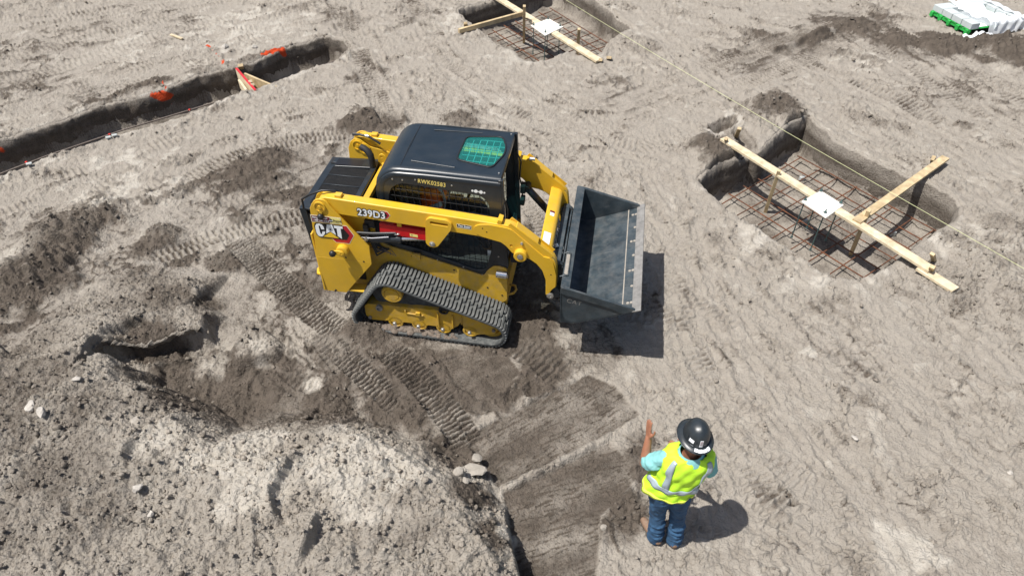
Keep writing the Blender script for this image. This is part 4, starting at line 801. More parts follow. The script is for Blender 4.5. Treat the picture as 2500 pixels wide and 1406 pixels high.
# tilt cylinders and hoses
for s in (-1, 1):
    b = MB().cyl((.560, s*.44, 1.24), (.86, s*.40, .93), .040, 18); c_ = P(b, 'tilt_cylinder', 'black', smooth=40)
    P(MB().cyl((.86, s*.40, .93), (.98, s*.39, .80), .022, 14), 'rod', 'chrome', parent=c_, smooth=40)
    P(MB().cyl((.545, s*.40, 1.26), (.545, s*.52, 1.26), .035, 16), 'cylinder_pin', 'black', parent=c_, smooth=40)
    P(MB().tube([(.58, s*.47, 1.18), (.62, s*.50, 1.08), (.72, s*.47, 1.0), (.83, s*.45, .93)], .012, 8), 'hose', 'hose', parent=c_, smooth=60)
    b = MB().cyl((-1.08, s*.575, 1.13), (-.62, s*.575, 1.198), .042, 20); c_ = P(b, 'lift_cylinder', 'black', smooth=40)
    P(MB().cyl((-.62, s*.575, 1.198), (-.27, s*.575, 1.25), .024, 14), 'rod', 'chrome', parent=c_, smooth=40)
    P(MB().cyl((-.64, s*.575, 1.195), (-.60, s*.575, 1.201), .048, 18), 'gland', 'black', parent=c_, smooth=40)
    P(MB().tube([(-1.08, s*.61, 1.18), (-.9, s*.62, 1.20), (-.72, s*.615, 1.235)], .010, 8), 'hydraulic_pipe', 'chrome', parent=c_, smooth=60)
    P(MB().tube([(-1.06, s*.60, 1.235), (-.9, s*.60, 1.245), (-.70, s*.60, 1.275), (-.64, s*.59, 1.28)], .017, 8), 'hose', 'hose', parent=c_, smooth=60)
    P(MB().cyl((-.98, s*.615, 1.15), (-.95, s*.618, 1.20), .022, 12), 'fitting', 'bolt', parent=c_, smooth=40)
# red arm stop under the near arm
b = MB().prism([(-.808, 1.375), (-.802, 1.392), (-.30, 1.352), (-.30, 1.225), (-.815, 1.268)], -.600, -.585); b.prism([(-.802, 1.392), (-.802, 1.377), (-.30, 1.337), (-.30, 1.352)], -.600, -.50)
r_ = P(b, 'arm_stop', 'red', .004)
P(MB().prism([(-.500, 1.300), (-.418, 1.293), (-.418, 1.258), (-.500, 1.265)], -.6004, -.6012), 'warning_label', 'dec_pale', parent=r_); P(MB().prism([(-.485, 1.289), (-.472, 1.289), (-.478, 1.272)], -.6016, -.6020), 'warning_sign', 'dec_black', parent=r_)
P(MB().tube([(-.66, -.603, 1.268), (-.63, -.61, 1.275), (-.615, -.61, 1.285), (-.61, -.603, 1.278)], .007, 6), 'lock_pin', 'bolt', parent=r_, smooth=60)
P(MB().box((-.60, -.590, 1.395), (.045, .02, .05)), 'stop_bracket', 'yellow', .003, parent=r_)
# --- engine bay behind the cab
b = MB().box((-1.36, 0, .90), (.50, .98, .85)); b.box((-.98, 0, .80), (.30, .90, .60)); P(b, 'engine_bay', 'matte_black')
b = MB().plate([(-1.700, -.49), (-1.125, -.49), (-1.125, .49), (-1.700, .49)], [rounded([(-1.615, -.40), (-1.185, -.40), (-1.185, .315), (-1.615, .315)], .02)], 1.372, 1.40, lambda x, y, t_: (x, y, t_+(x+1.4)*.05))
hood = P(b, 'hood', 'black', .006)
b = MB().prism([(-1.70, 1.386), (-1.70, 1.36), (-1.62, .42), (-1.58, .42), (-1.62, 1.36)], -.49, .49); P(b, 'rear_door', 'black', .01)
for i in range(4):
    y0 = -.40+.179*i; b = MB()
    for k in range(13): b.box((-1.40, y0+.010+.0128*k, 1.382), (.43, .0052, .014))
    b.box((-1.40, y0+.0895, 1.372), (.43, .172, .004)); P(b, 'grille_panel', 'matte_black', parent=hood)
for i in range(3): P(MB().box((-1.40, -.221+.179*i, 1.390), (.43, .012, .012)), 'grille_bar', 'black', .002, parent=hood)
P(MB().box((-1.40, .385, 1.4035), (.42, .125, .003)), 'hood_decal', 'dec_black', parent=hood); P(MB().box((-1.645, .40, 1.397), (.05, .10, .008)), 'latch', 'matte_black', .003, parent=hood)
P(MB().box((-1.62, .40, 1.400), (.05, .085, .010), Euler((0, -.05, 0)).to_matrix()), 'hood_hinge', 'black', .003, parent=hood)
b = MB().tube([(-1.17, .33, 1.38), (-1.165, .33, 1.50), (-1.175, .335, 1.56), (-1.205, .345, 1.60), (-1.25, .36, 1.625), (-1.285, .37, 1.630)], [.034, .034, .036, .036, .034, .032], 14); P(b, 'exhaust_pipe', 'matte_black', smooth=50)
b = MB().box((-1.075, 0, 1.36), (.06, .98, .10), Euler((0, .25, 0)).to_matrix()); P(b, 'rear_cross_member', 'yellow', .006)
for s in (-1, 1):
    ey = MB().plate(rounded([(-1.15, 1.36), (-1.125, 1.50), (-1.085, 1.525), (-1.05, 1.50), (-.97, 1.36)], .02), [circle(-1.09, 1.485, .014, 12)], s*.43, s*.45, lambda x, z, t_: (x, t_, z)); P(ey, 'lifting_eye', 'yellow', .003)
b = MB()
for k in range(5):
    y0 = -.50-.018*k; b.tube([(-1.02+.03*k, y0, 1.30-.05*k), (-.95, y0-.01, 1.18), (-.90, y0, 1.05-.03*k), (-.86+.02*k, -.50, .98)], .011, 6)
b.box((-.93, -.53, 1.33), (.10, .06, .09)); b.box((-.97, -.56, 1.27), (.05, .05, .12)); P(b, 'hose_bundle', 'hose', smooth=60)
b = MB()
for k in range(7): b.tube([(-.98+.035*k, -.53, .99-.012*k), (-.93+.03*k, -.55, 1.02-.02*(k % 3)), (-.86+.025*k, -.52, .965-.01*k)], .0045, 5)
P(b, 'wire_loom', 'rust_grey', smooth=60)
b = MB().tube([(-1.64, -.50, 1.40), (-1.60, -.56, 1.56), (-1.50, -.585, 1.64), (-1.36, -.57, 1.70), (-1.22, -.52, 1.68), (-1.12, -.50, 1.56)], .011, 8); P(b, 'hose', 'hose', smooth=60)
b = MB().tube([(-1.42, .52, 1.68), (-1.33, .50, 1.70), (-1.22, .49, 1.69), (-1.10, .48, 1.62)], .014, 8); P(b, 'hose', 'hose', smooth=60); P(MB().cyl((-1.265, .492, 1.700), (-1.225, .488, 1.695), .018, 10), 'fitting', 'bolt', smooth=40)
# --- cab
CABO = [(-.86, .80), (-.845, 1.70), (-.82, 1.76), (-.775, 1.835), (-.70, 1.888), (-.61, 1.905), (.405, 1.880), (.43, 1.45), (.455, 1.10), (.455, .84), (.30, .70), (.19, .69), (-.58, .92), (-.70, .96), (-.78, 1.0)]
WIN = rounded([(-.70, 1.02), (-.725, 1.62), (-.68, 1.74), (-.58, 1.80), (.22, 1.745), (.29, 1.66), (.315, 1.10), (.24, .80), (.15, .775), (-.50, .985)], .05, 3)
for s in (-1, 1):
    pnl = P(MB().plate(CABO, [WIN], s*.456, s*.430, lambda x, z, t_: (x, t_, z)), 'cab_side', 'black', .004)
    g = MB().plate([(x, z) for x, z in WIN], [], s*.436, s*.432, lambda x, z, t_: (x, t_, z)); P(g, 'side_window', 'glass', parent=pnl)
    b = MB()
    def inside(x, z): 
        c = False; n = len(WIN)
        for i in range(n):
            (ax, az), (bx, bz) = WIN[i], WIN[(i+1) % n]
            if (az > z) != (bz > z) and x < (bx-ax)*(z-az)/(bz-az)+ax: c = not c
        return c
    def clip(p, q, r):
        run = []; N = 120
        for i in range(N+1):
            t_ = i/N; x, z = p[0]+(q[0]-p[0])*t_, p[1]+(q[1]-p[1])*t_
            if inside(x, z): run.append((x, z))
            elif len(run) > 2: b.tube([(run[0][0], s*.446, run[0][1]), (run[-1][0], s*.446, run[-1][1])], r, 5); run = []
            else: run = []
    for k in range(13): clip((-.9, .80+.085*k), (.5, .74+.085*k), .0030)
    for k in range(20): clip((-.80+.062*k, 1.9), (-.72+.062*k, .7), .0030)
    P(b, 'window_guard', 'matte_black', parent=pnl)
    for x, z in ((-.56, 1.84), (-.66, 1.84), (-.40-.03, 1.857), (-.07, 1.833), (.20, .72), (.0, .80), (-.28, .86), (.36, 1.3), (.38, 1.0)): P(MB().lathe([(.009, 0), (.008, .005), (0, .006)], (x, s*.456, z), (0, s, 0), 10), 'bolt', 'bolt', parent=pnl, smooth=40)
    if s < 0:
        text_mesh('fleet_number', 'RWK02583', 'stencil', .062, pnl, Matrix.Translation((-.408, -.4572, 1.828)) @ Matrix.Rotation(.075, 4, 'Y') @ Matrix.Rotation(PI/2, 4, 'X') @ Matrix.Diagonal((.86, 1.05, 1, 1)), .0004, .0012, 0, 1.12)
        b = MB()
        for cx_, cz_, rr in ((.165, 1.795, .019), (.215, 1.790, .019), (.132, 1.797, .012), (.248, 1.787, .010), (.19, 1.792, .006)): b.prism(circle(cx_, cz_, rr, 12), -.4566, -.4576)
        P(b, 'white_sticker', 'white', parent=pnl)
        b = MB().prism([(-.775, 1.42), (-.70, 1.415), (-.70, 1.52), (-.775, 1.525)], -.4566, -.4572); P(b, 'warning_sign', 'dec_black', parent=pnl); b = MB().prism([(-.745, 1.43), (-.715, 1.43), (-.728, 1.468)], -.4574, -.4580); P(b, 'warning_sign', 'white', parent=pnl)
        b = MB().prism([(.262, .985), (.300, .985), (.300, 1.055), (.262, 1.055)], -.437, -.438); P(b, 'window_sticker', 'paver', parent=pnl)
# roof: a shell that rolls down at the back, rounded shoulders, skylight
PR = [(.405, 1.955), (.10, 1.962), (-.30, 1.966), (-.58, 1.962)]
for k in range(1, 8):
    a = k/7*PI*.46; PR.append((-.60-.255*math.sin(a), 1.712+.25*math.cos(a)))
PR += [(-.868, 1.50), (-.875, 1.30)]
def prn(i):
    p, q = PR[max(i-1, 0)], PR[min(i+1, len(PR)-1)]; dx, dz = q[0]-p[0], q[1]-p[1]; l = math.hypot(dx, dz); return (dz/l, -dx/l)     # inward normal
PRF = [(-.458, .092), (-.462, .066), (-.456, .046), (-.447, .040), (-.446, .028), (-.436, .014), (-.418, .005), (-.395, 0)]
PRF2 = PRF+[(.0, -.004)]+[(-y, d) for y, d in PRF[::-1]]
def rp(i, y, d):
    nx, nz = prn(i)
    return (PR[i][0]-nx*d, y, PR[i][1]-nz*d)
b = MB()
for s in (-1, 1): b.loft([[rp(i, s*abs(y), d) for y, d in PRF] for i in range(len(PR))], closed=False)
b.loft([[rp(i, y, d) for y, d in ((-.395, 0), (-.2, -.003), (0, -.004), (.2, -.003), (.395, 0))] for i in range(3, len(PR))], closed=False)
SKY = rounded([(-.070, -.190), (.285, -.270), (.362, -.02), (.355, .12), (.295, .285), (-.062, .222)], .055, 5)
hole_o = [(x, y) for x, y in SKY]
b.plate([(.405, -.395), (.405, .395), (-.58, .395), (-.58, -.395)], [SKY], 0, -.02, lambda x, y, t_: (x, y, 1.9555+t_+.0245*0+(.405-x)*.0075))
roof = b.build('roof', 'roof', LD, 0, smooth=32)
rim_o = [(c[0]*1.0+(c[0]-.15)*.075, c[1]*1.075) for c in SKY]
P(MB().plate(rim_o, [SKY], -.004, .010, lambda x, y, t_: (x, y, 1.957+t_+(.405-x)*.0075)), 'skylight_rim', 'hose', .003, parent=roof)
P(MB().plate(SKY, [], .001, -.003, lambda x, y, t_: (x, y, 1.957+t_+(.405-x)*.0075)), 'skylight', 'skyglass', parent=roof)
b = MB()
for k in range(7): b.box((-.06+.07*k, 0, 1.925), (.006, .52, .006))
for k in range(6): b.box((.15, -.25+.1*k, 1.925), (.46, .006, .006))
P(b, 'skylight_guard', 'conc', parent=roof)
for s, x0, x1 in ((-1, -.50, -.06), (1, -.42, .08)):
    P(MB().tube([(x0, s*.30, 1.9625+(.405-x0)*.0075-.004), (x1, s*.335, 1.9585+(.405-x1)*.0075-.004)], .009, 8), 'roof_rib', 'roof', parent=roof, smooth=60)
P(MB().tube([(-.585, -.39, 1.963), (-.590, 0, 1.967), (-.585, .39, 1.963)], .003, 6), 'roof_seam', 'matte_black', parent=roof)
for s in (-1, 1): P(MB().lathe([(.010, 0), (.009, .010), (0, .013)], (.375, s*.36, 1.956), (0, 0, 1), 10), 'roof_bolt', 'bolt', parent=roof, smooth=40)
# cab front posts, back wall, floor, seat, levers
b = MB()
for s in (-1, 1): b.beam((.405, s*.43, 1.94), (.455, s*.43, .84), .045, .05, (1, 0, 0))
b.box((.42, 0, .86), (.05, .86, .10)); b.box((.39, 0, 1.91), (.04, .86, .05)); P(b, 'front_posts', 'black', .006)
b = MB().box((-.80, 0, 1.30), (.03, .86, .95)); b.box((-.15, 0, .78), (1.1, .86, .03)); P(b, 'cab_tub', 'seat')
b = MB().box((-.42, 0, 1.02), (.46, .46, .12)); b.box((-.66, 0, 1.32), (.12, .44, .56), Euler((0, -.15, 0)).to_matrix()); b.box((-.42, 0, .88), (.40, .40, .18)); P(b, 'operator_seat', 'seat', .03, seg=3)
for s in (-1, 1): P(MB().tube([(-.14, s*.31, 1.05), (-.08, s*.30, 1.20), (-.09, s*.29, 1.28)], [.02, .016, .024], 8), 'joystick', 'matte_black', smooth=60); P(MB().box((-.34, s*.32, 1.10), (.36, .09, .09)), 'armrest', 'seat', .015)
for s in (-1, 1):
    P(MB().box((.50, s*.40, 1.12), (.05, .10, .08)), 'work_light', 'matte_black', .006)
    P(MB().tube([(.42, s*.40, 1.75), (.47, s*.43, 1.60), (.46, s*.42, 1.40), (.50, s*.42, 1.22), (.48, s*.40, 1.12)], .009, 6), 'cable', 'hose', smooth=60)
P(MB().box((.55, -.36, .98), (.10, .13, .14)), 'step_box', 'matte_black', .01); P(MB().box((.50, .44, 1.26), (.06, .10, .10)), 'mirror_box', 'matte_black', .01)
P(MB().cyl((.55, .50, 1.60), (.61, .50, 1.60), .02, 10), 'fitting', 'bolt', smooth=40)
PACK = mat('packed_soil', (0.115, 0.088, 0.068), 0.97, noise=0.3, nscale=30, bump=0.5, bscale=120, col2=(0.20, 0.165, 0.135)); M['PACK'] = PACK
# --- undercarriages
CS, CR, CF = (-.745, .590, .205), (-1.005, .205, .203), (.335, .200, .200)
def hull_path(step=.0105):
    def tang(a, b):   # outer tangent on the left side going from a to b for a counter-clockwise belt seen with x right, z up
        dx, dz = b[0]-a[0], b[1]-a[1]; d = math.hypot(dx, dz); th = math.atan2(dz, dx); ph = math.acos((a[2]-b[2])/d); return th-ph
    order = [CF, CS, CR]; out = []; L = len(order)
    an = [tang(order[i], order[(i+1) % L]) for i in range(L)]
    for i in range(L):
        c = order[i]; a0, a1 = an[i-1], an[i]
        while a1 < a0: a1 += 2*PI
        n = max(2, int((a1-a0)*c[2]/step))
        for k in range(n+1): a = a0+(a1-a0)*k/n; out.append((c[0]+c[2]*math.cos(a), c[1]+c[2]*math.sin(a), math.cos(a), math.sin(a)))
        c2 = order[(i+1) % L]; p0 = out[-1]; p1 = (c2[0]+c2[2]*math.cos(a1), c2[1]+c2[2]*math.sin(a1)); ln = math.hypot(p1[0]-p0[0], p1[1]-p0[1]); n = max(2, int(ln/.05))
        for k in range(1, n): t_ = k/n; out.append((p0[0]+(p1[0]-p0[0])*t_, p0[1]+(p1[1]-p0[1])*t_, math.cos(a1), math.sin(a1)))
    return out
HP = hull_path()
cum = [0.0]
for i in range(len(HP)): q = HP[(i+1) % len(HP)]; cum.append(cum[-1]+math.hypot(q[0]-HP[i][0], q[1]-HP[i][1]))
def at_len(s):
    s %= cum[-1]
    for i in range(len(HP)):
        if cum[i+1] >= s:
            t_ = (s-cum[i])/max(1e-9, cum[i+1]-cum[i]); a, q = HP[i], HP[(i+1) % len(HP)]; return [a[j]+(q[j]-a[j])*t_ for j in range(4)]
NROW = round(cum[-1]/.0425); Y0, Y1 = .478, .838
def lug_mesh(y0, y1):
    b = MB(); w_, h_ = .0135, .026; n = 5; prof = []
    ring = []
    for yy, k in ((y0, .45), (y0+.012, 1), (y1-.012, 1), (y1, .45)):
        ring.append([(-w_*(.8+.2*k), yy, -.012), (-w_*.8*k-.001, yy, h_*(.45+.55*k)), (w_*.8*k+.001, yy, h_*(.45+.55*k)), (w_*(.8+.2*k), yy, -.012)])
    b.loft(ring); me = bpy.data.meshes.new('lug'); me.from_pydata(b.v, [], b.f); me.materials.append(M['lug'])
    bm = bmesh.new(); bm.from_mesh(me); bmesh.ops.recalc_face_normals(bm, faces=bm.faces); bm.to_mesh(me); bm.free(); return me
LUGS = {s: {k: lug_mesh(*((a, c) if s > 0 else (-c, -a))) for k, (a, c) in {'A': (Y0, Y0+.125), 'B': (Y0+.155, Y1), 'C': (Y0, Y0+.205), 'D': (Y0+.235, Y1)}.items()} for s in (-1, 1)}
def lathe_y(prof, x, z, y, s, n=28): return MB().lathe(prof, (x, s*y, z), (0, s, 0), n)
for s in (-1, 1):
    b = MB(); rings = []
    for x, z, nx, nz in HP: rings.append([(x-nx*d, s*yy, z-nz*d) for yy, d in ((Y0, .024), (Y1, .024), (Y1+.004, .034), (Y1, .050), (Y0, .050))])
    n = 5; vs = [v for r in rings for v in r]; m_ = len(rings)
    b.add(vs, [(i*n+k, i*n+(k+1) % n, ((i+1) % m_)*n+(k+1) % n, ((i+1) % m_)*n+k) for i in range(m_) for k in range(n)])
    tr = P(b, 'rubber_track', 'rubber', smooth=40)
    for r in range(NROW):
        x, z, nx, nz = at_len(r*cum[-1]/NROW); l_ = math.hypot(nx, nz); nx /= l_; nz /= l_
        Mx = Matrix(((nz, 0, nx, x-nx*.026), (0, 1, 0, 0), (-nx, 0, nz, z-nz*.026), (0, 0, 0, 1)))
        for k in (('A', 'B') if r % 2 else ('C', 'D')):
            o = bpy.data.objects.new('lug', LUGS[s][k]); COL.objects.link(o); o.parent = tr; o.matrix_local = Mx
    b = MB()
    for r in range(NROW):
        x, z, nx, nz = at_len((r+.5)*cum[-1]/NROW)
        b.box((x-nx*.056, s*.658, z-nz*.056), (.022, .08, .03), Matrix(((nz, 0, nx), (0, 1, 0), (-nx, 0, nz))))
    o = P(b, 'drive_teeth', 'rubber', parent=tr); o['kind'] = 'stuff'
    sb = MB(); rr = random.Random(4+s)
    for k in range(150):
        x = rr.uniform(-.95, .0); ww = math.exp(-((x+.62)/.36)**2); yy = Y0+.02+rr.random()**.7*(Y1-Y0-.03); r_ = rr.uniform(.012, .034)*(.45+.75*ww)
        ellipsoid(sb, (x, s*yy, .048+r_*.2), (r_*1.5, r_*1.3, r_*.75), None, 7)
    o = P(sb, 'packed_soil', PACK, parent=tr); o['kind'] = 'stuff'
    fp = [(-1.065, .330), (-1.067, .19), (-1.007, .129), (-.86, .135), (-.80, .15), (-.76, .115), (-.70, .12), (-.63, .15), (-.55, .15), (-.50, .115), (-.42, .12), (-.36, .15), (-.27, .15), (-.20, .105), (-.13, .105), (-.02, .20), (.005, .255), (.02, .255), (.04, .19), (.085, .10), (.17, .095), (.387, .140), (.415, .225), (.10, .365), (-.08, .405), (-.47, .395), (-.52, .385), (-.75, .385), (-1.03, .37)]
    b = MB().plate(rounded(fp, .012, 2), [], s*.755, s*.58, lambda x, z, t_: (x, t_, z)); fr_ = P(b, 'track_frame', 'yellow_dirty', .008)
    b = MB().plate(rounded([(-.93, .38), (-.99, .52), (-.87, .72), (-.70, .74), (-.20, .50), (.05, .36), (-.1, .34)], .03), [], s*.70, s*.55, lambda x, z, t_: (x, t_, z)); P(b, 'drive_housing', 'rubber', .01, parent=fr_)
    P(lathe_y([(.115, 0), (.115, .10), (.106, .112), (.085, .112), (.083, .106), (.079, .106), (.077, .114), (0, .114)], -.712, .600, .69, s), 'drive_hub', 'yellow_dirty', parent=fr_, smooth=30)
    for x in (-.733, -.462, -.187, .112):
        ro = P(lathe_y([(.085, 0), (.085, .055), (.078, .06), (.060, .06), (.058, .048), (.03, .048), (0, .048)], x, .132, .695, s), 'roller', 'yellow_dirty', parent=fr_, smooth=30)
        P(lathe_y([(.022, .05), (.022, .07), (.016, .078), (0, .08)], x, .150, .73, s, 12), 'roller_bolt', 'bolt', parent=fr_, smooth=35)
    for (x, z, r_, im) in ((.335, .20, .148, 'yellow_dirty'), (-1.005, .205, .148, 'rubber')):
        P(lathe_y([(r_, 0), (r_, .14), (r_-.012, .145), (.11, .145), (.105, .12), (.045, .12), (.04, .15), (0, .15)], x, z, .575, s), 'idler', im, parent=fr_, smooth=30)
    P(lathe_y([(.038, 0), (.038, .03), (.022, .034), (.022, .02), (0, .02)], -.890, .345, .755, s, 18), 'grease_port', 'edge', parent=fr_, smooth=35); P(lathe_y([(.056, 0), (.056, .025), (.035, .03), (.035, .015), (0, .015)], -.170, .415, .74, s, 20), 'carrier_cap', 'hose', parent=fr_, smooth=35)
    P(MB().box((-.50, s*.760, .300), (.20, .012, .012), Euler((0, .05, 0)).to_matrix()).box((-.46, s*.765, .315), (.05, .02, .05)).box((-.60, s*.762, .33), (.016, .014, .05)), 'frame_bracket', 'yellow_dirty', .003, parent=fr_)
    P(MB().box((-.235, s*.765, .27), (.016, .03, .22)).box((-.075, s*.765, .27), (.016, .03, .20)).box((.02, s*.762, .30), (.012, .02, .12)), 'frame_rib', 'yellow_dirty', .003, parent=fr_)
    P(MB().lathe([(.020, 0), (.02, .02), (0, .024)], (.375, s*.755, .205), (0, s, 0), 10), 'idler_bolt', 'rust_grey', parent=fr_, smooth=35); P(MB().lathe([(.020, 0), (.02, .02), (0, .024)], (-1.02, s*.755, .17), (0, s, 0), 10), 'idler_bolt', 'edge', parent=fr_, smooth=35)
# --- quick coupler
b = MB()
for s in (-1, 1): b.prism(rounded([(.93, .60), (.93, 1.02), (1.0, 1.06), (1.068, 1.02), (1.075, .58)], .03), s*.50, s*.46); b.prism(rounded([(.97, .62), (.97, .98), (1.06, .98), (1.07, .6)], .02), s*.30, s*.27)
b.box((1.045, 0, .80), (.025, 1.02, .40)); b.beam((.99, -.52, 1.03), (.99, .52, 1.03), .07, .035); b.beam((1.01, -.52, .60), (1.01, .52, .60), .07, .05); cp = P(b, 'quick_coupler', 'bucket', .005)
b = MB()
for k in range(5): b.tube([(.935+.012*k, -.30, 1.12-.045*k), (.935+.012*k, .14, 1.12-.045*k)], .0055, 6)
for y in (-.30, -.20, -.09, .03, .14): b.tube([(.932, y, 1.125), (.985, y, .93)], .0055, 6)
P(b, 'guard_grid', 'edge', parent=cp)
b = MB()
for k in range(4): b.tube([(.80, -.16+.08*k, 1.08), (.88, -.14+.09*k, 1.02-.02*k), (.95, -.10+.07*k, .95), (.92, -.06+.05*k, .86), (.99, -.02+.06*k, .80)], .013, 8)
P(b, 'hose_bundle', 'hose', parent=cp, smooth=60); P(MB().cyl((.945, -.255, 1.06), (.97, -.255, 1.075), .02, 10), 'coupling', 'white', parent=cp, smooth=40)
# --- bucket
BI = [(1.090, 1.050), (1.105, .74), (1.118, .66), (1.15, .61), (1.205, .595), (1.27, .612), (1.70, .800), (1.845, .862)]
BO = [(1.070, 1.050), (1.080, .72), (1.092, .585), (1.105, .568), (1.21, .572), (1.28, .590), (1.705, .782), (1.845, .846)]
b = MB().plate(BI+BO[::-1], [], -.865, .865, lambda x, z, t_: (x, t_, z)); bk = P(b, 'bucket', 'bucket', .003)
b = MB().plate([(1.070, -.865), (1.160, -.865), (1.160, .865), (1.070, .865)], [rounded([(1.062, -.70), (1.118, -.68), (1.112, -.335), (1.066, -.35)], .015)] if False else [], 1.046, 1.060, lambda x, y, t_: (x, y, t_-(x-1.07)*.16)); P(b, 'bucket_lip', 'bucket', .003, parent=bk)
P(MB().plate(rounded([(1.082, -.67), (1.122, -.67), (1.118, -.36), (1.080, -.36)], .014), [], 1.0545, 1.0558, lambda x, y, t_: (x, y, t_-(x-1.07)*.16+.006)), 'mud_patch', 'claylump', parent=bk)
P(MB().tube([(1.045, -.70, 1.045), (1.085, -.70, 1.064), (1.124, -.69, 1.058), (1.120, -.345, 1.058), (1.08, -.34, 1.064), (1.045, -.35, 1.045)], .007, 6), 'step_handle', 'bucket', parent=bk, smooth=60)
SP = [(1.074, 1.055), (1.092, .566), (1.115, .566), (1.21, .572), (1.70, .781), (1.800, .826), (1.835, .862), (1.795, .884), (1.165, 1.040)]
for s in (-1, 1):
    sp = P(MB().plate(SP, [], s*.865, s*.850, lambda x, z, t_: (x, t_, z)), 'bucket_side', 'bucket', .003, parent=bk)
    b = MB().plate(rounded([(1.076, 1.058), (1.165, 1.043), (1.79, .888), (1.83, .862), (1.70, .800), (1.60, .853), (1.10, .975), (1.078, .985)], .015), [], s*.864, s*.880, lambda x, z, t_: (x, t_, z)); P(b, 'side_cutter', 'bucket', .003, parent=bk)
text_mesh('lettering', 'CAT', 'edge', .075, bk, Matrix.Translation((1.135, -.8662, .862)) @ Matrix.Rotation(.16, 4, 'Y') @ Matrix.Rotation(PI/2, 4, 'X'), .0006, -.0006, 0, 1.1)
b = MB().plate([(1.785, .853), (1.800, .863), (1.868, .893), (1.875, .882), (1.80, .845)], [], -.885, .885, lambda x, z, t_: (x, t_, z)); P(b, 'cutting_edge', 'edge', .002, parent=bk)
b = MB().plate([(1.700, .8015), (1.702, .8075), (1.795, .8485), (1.795, .8425)], [], -.848, .848, lambda x, z, t_: (x, t_, z)); P(b, 'wear_strip', 'bucket', .001, parent=bk)
P(MB().plate([(1.690, .7965), (1.690, .8030), (1.701, .8080), (1.701, .8015)], [], -.848, .848, lambda x, z, t_: (x, t_, z)), 'weld_bead', 'claylump', parent=bk)
nb = Vector((-.405, 0, .914))
for k in range(7):
    for x in ((1.775,) if k % 2 else (1.745, 1.778)):
        z = .8075+(x-1.702)*.441; P(MB().lathe([(.017, 0), (.016, .005), (.009, .009), (0, .009)], (x, -.74+.245*k, z), nb, 12), 'edge_bolt', 'claylump', parent=bk, smooth=40)

# ------------------------------------------------------------------ people
def capsule(b, p0, r0, p1, r1, n=12):
    """a limb: tapered, round at both ends"""
    p0, p1 = Vector(p0), Vector(p1); a = (p1-p0); L_ = a.length; a = a/L_ if L_ > 1e-6 else Vector((0, 0, 1)); prof = []
    for k in range(5): t = PI/2*k/4; prof.append((r0*math.sin(t), -r0*math.cos(t)))
    for k in range(5): t = PI/2*k/4; prof.append((r1*math.cos(t), L_+r1*math.sin(t)))
    prof[0] = (0, prof[0][1]); prof[-1] = (0, prof[-1][1]); b.lathe(prof, p0, a, n)
def blend(b, name, m, parent, voxel=.010, it=4, wrinkle=0.0, wsize=.05, seed=0):
    o = b.build(name, m, parent, fix=False)
    r = o.modifiers.new('one_surface', 'REMESH'); r.mode = 'VOXEL'; r.voxel_size = voxel; r.use_smooth_shade = True
    s = o.modifiers.new('smooth', 'SMOOTH'); s.factor = .5; s.iterations = it
    if wrinkle:
        tx = bpy.data.textures.new(name+'_folds', 'CLOUDS'); tx.noise_scale = wsize; tx.noise_depth = 2
        d = o.modifiers.new('folds', 'DISPLACE'); d.texture = tx; d.strength = wrinkle; d.mid_level = .5; d.texture_coords = 'LOCAL'
    return o
def head(b, c, fwd=(0, 1, 0)):
    """skull, jaw, nose, brow, lips, ears; c is the middle of the head, fwd the way it looks"""
    f = Vector(fwd).normalized(); rt = f.cross(Vector((0, 0, 1))).normalized(); up = rt.cross(f); R = Matrix((rt, f, up)).transposed(); c = Vector(c)
    at = lambda x, y, z: c+R @ Vector((x, y, z))
    ellipsoid(b, at(0, -.008, .03), (.076, .096, .092), R); ellipsoid(b, at(0, .022, -.035), (.060, .070, .082), R); ellipsoid(b, at(0, .062, -.090), (.030, .026, .024), R)
    capsule(b, at(0, .088, .012), .009, at(0, .106, -.025), .015, 8); capsule(b, at(-.035, .076, .028), .014, at(.035, .076, .028), .014, 8); capsule(b, at(-.020, .082, -.062), .010, at(.020, .082, -.062), .010, 8)
    for s in (-1, 1): ellipsoid(b, at(s*.077, -.005, -.008), (.011, .020, .032), R, 10)
    return R
def eyes(c, R, parent):
    for s in (-1, 1):
        b = MB(); ellipsoid(b, Vector(c)+R @ Vector((s*.031, .074, .008)), (.012, .012, .009), R, 10); e = b.build('eye', 'white', parent, smooth=60)
        b = MB(); ellipsoid(b, Vector(c)+R @ Vector((s*.031, .0835, .008)), (.006, .004, .006), R, 8); b.build('iris', 'hair', e, smooth=60)
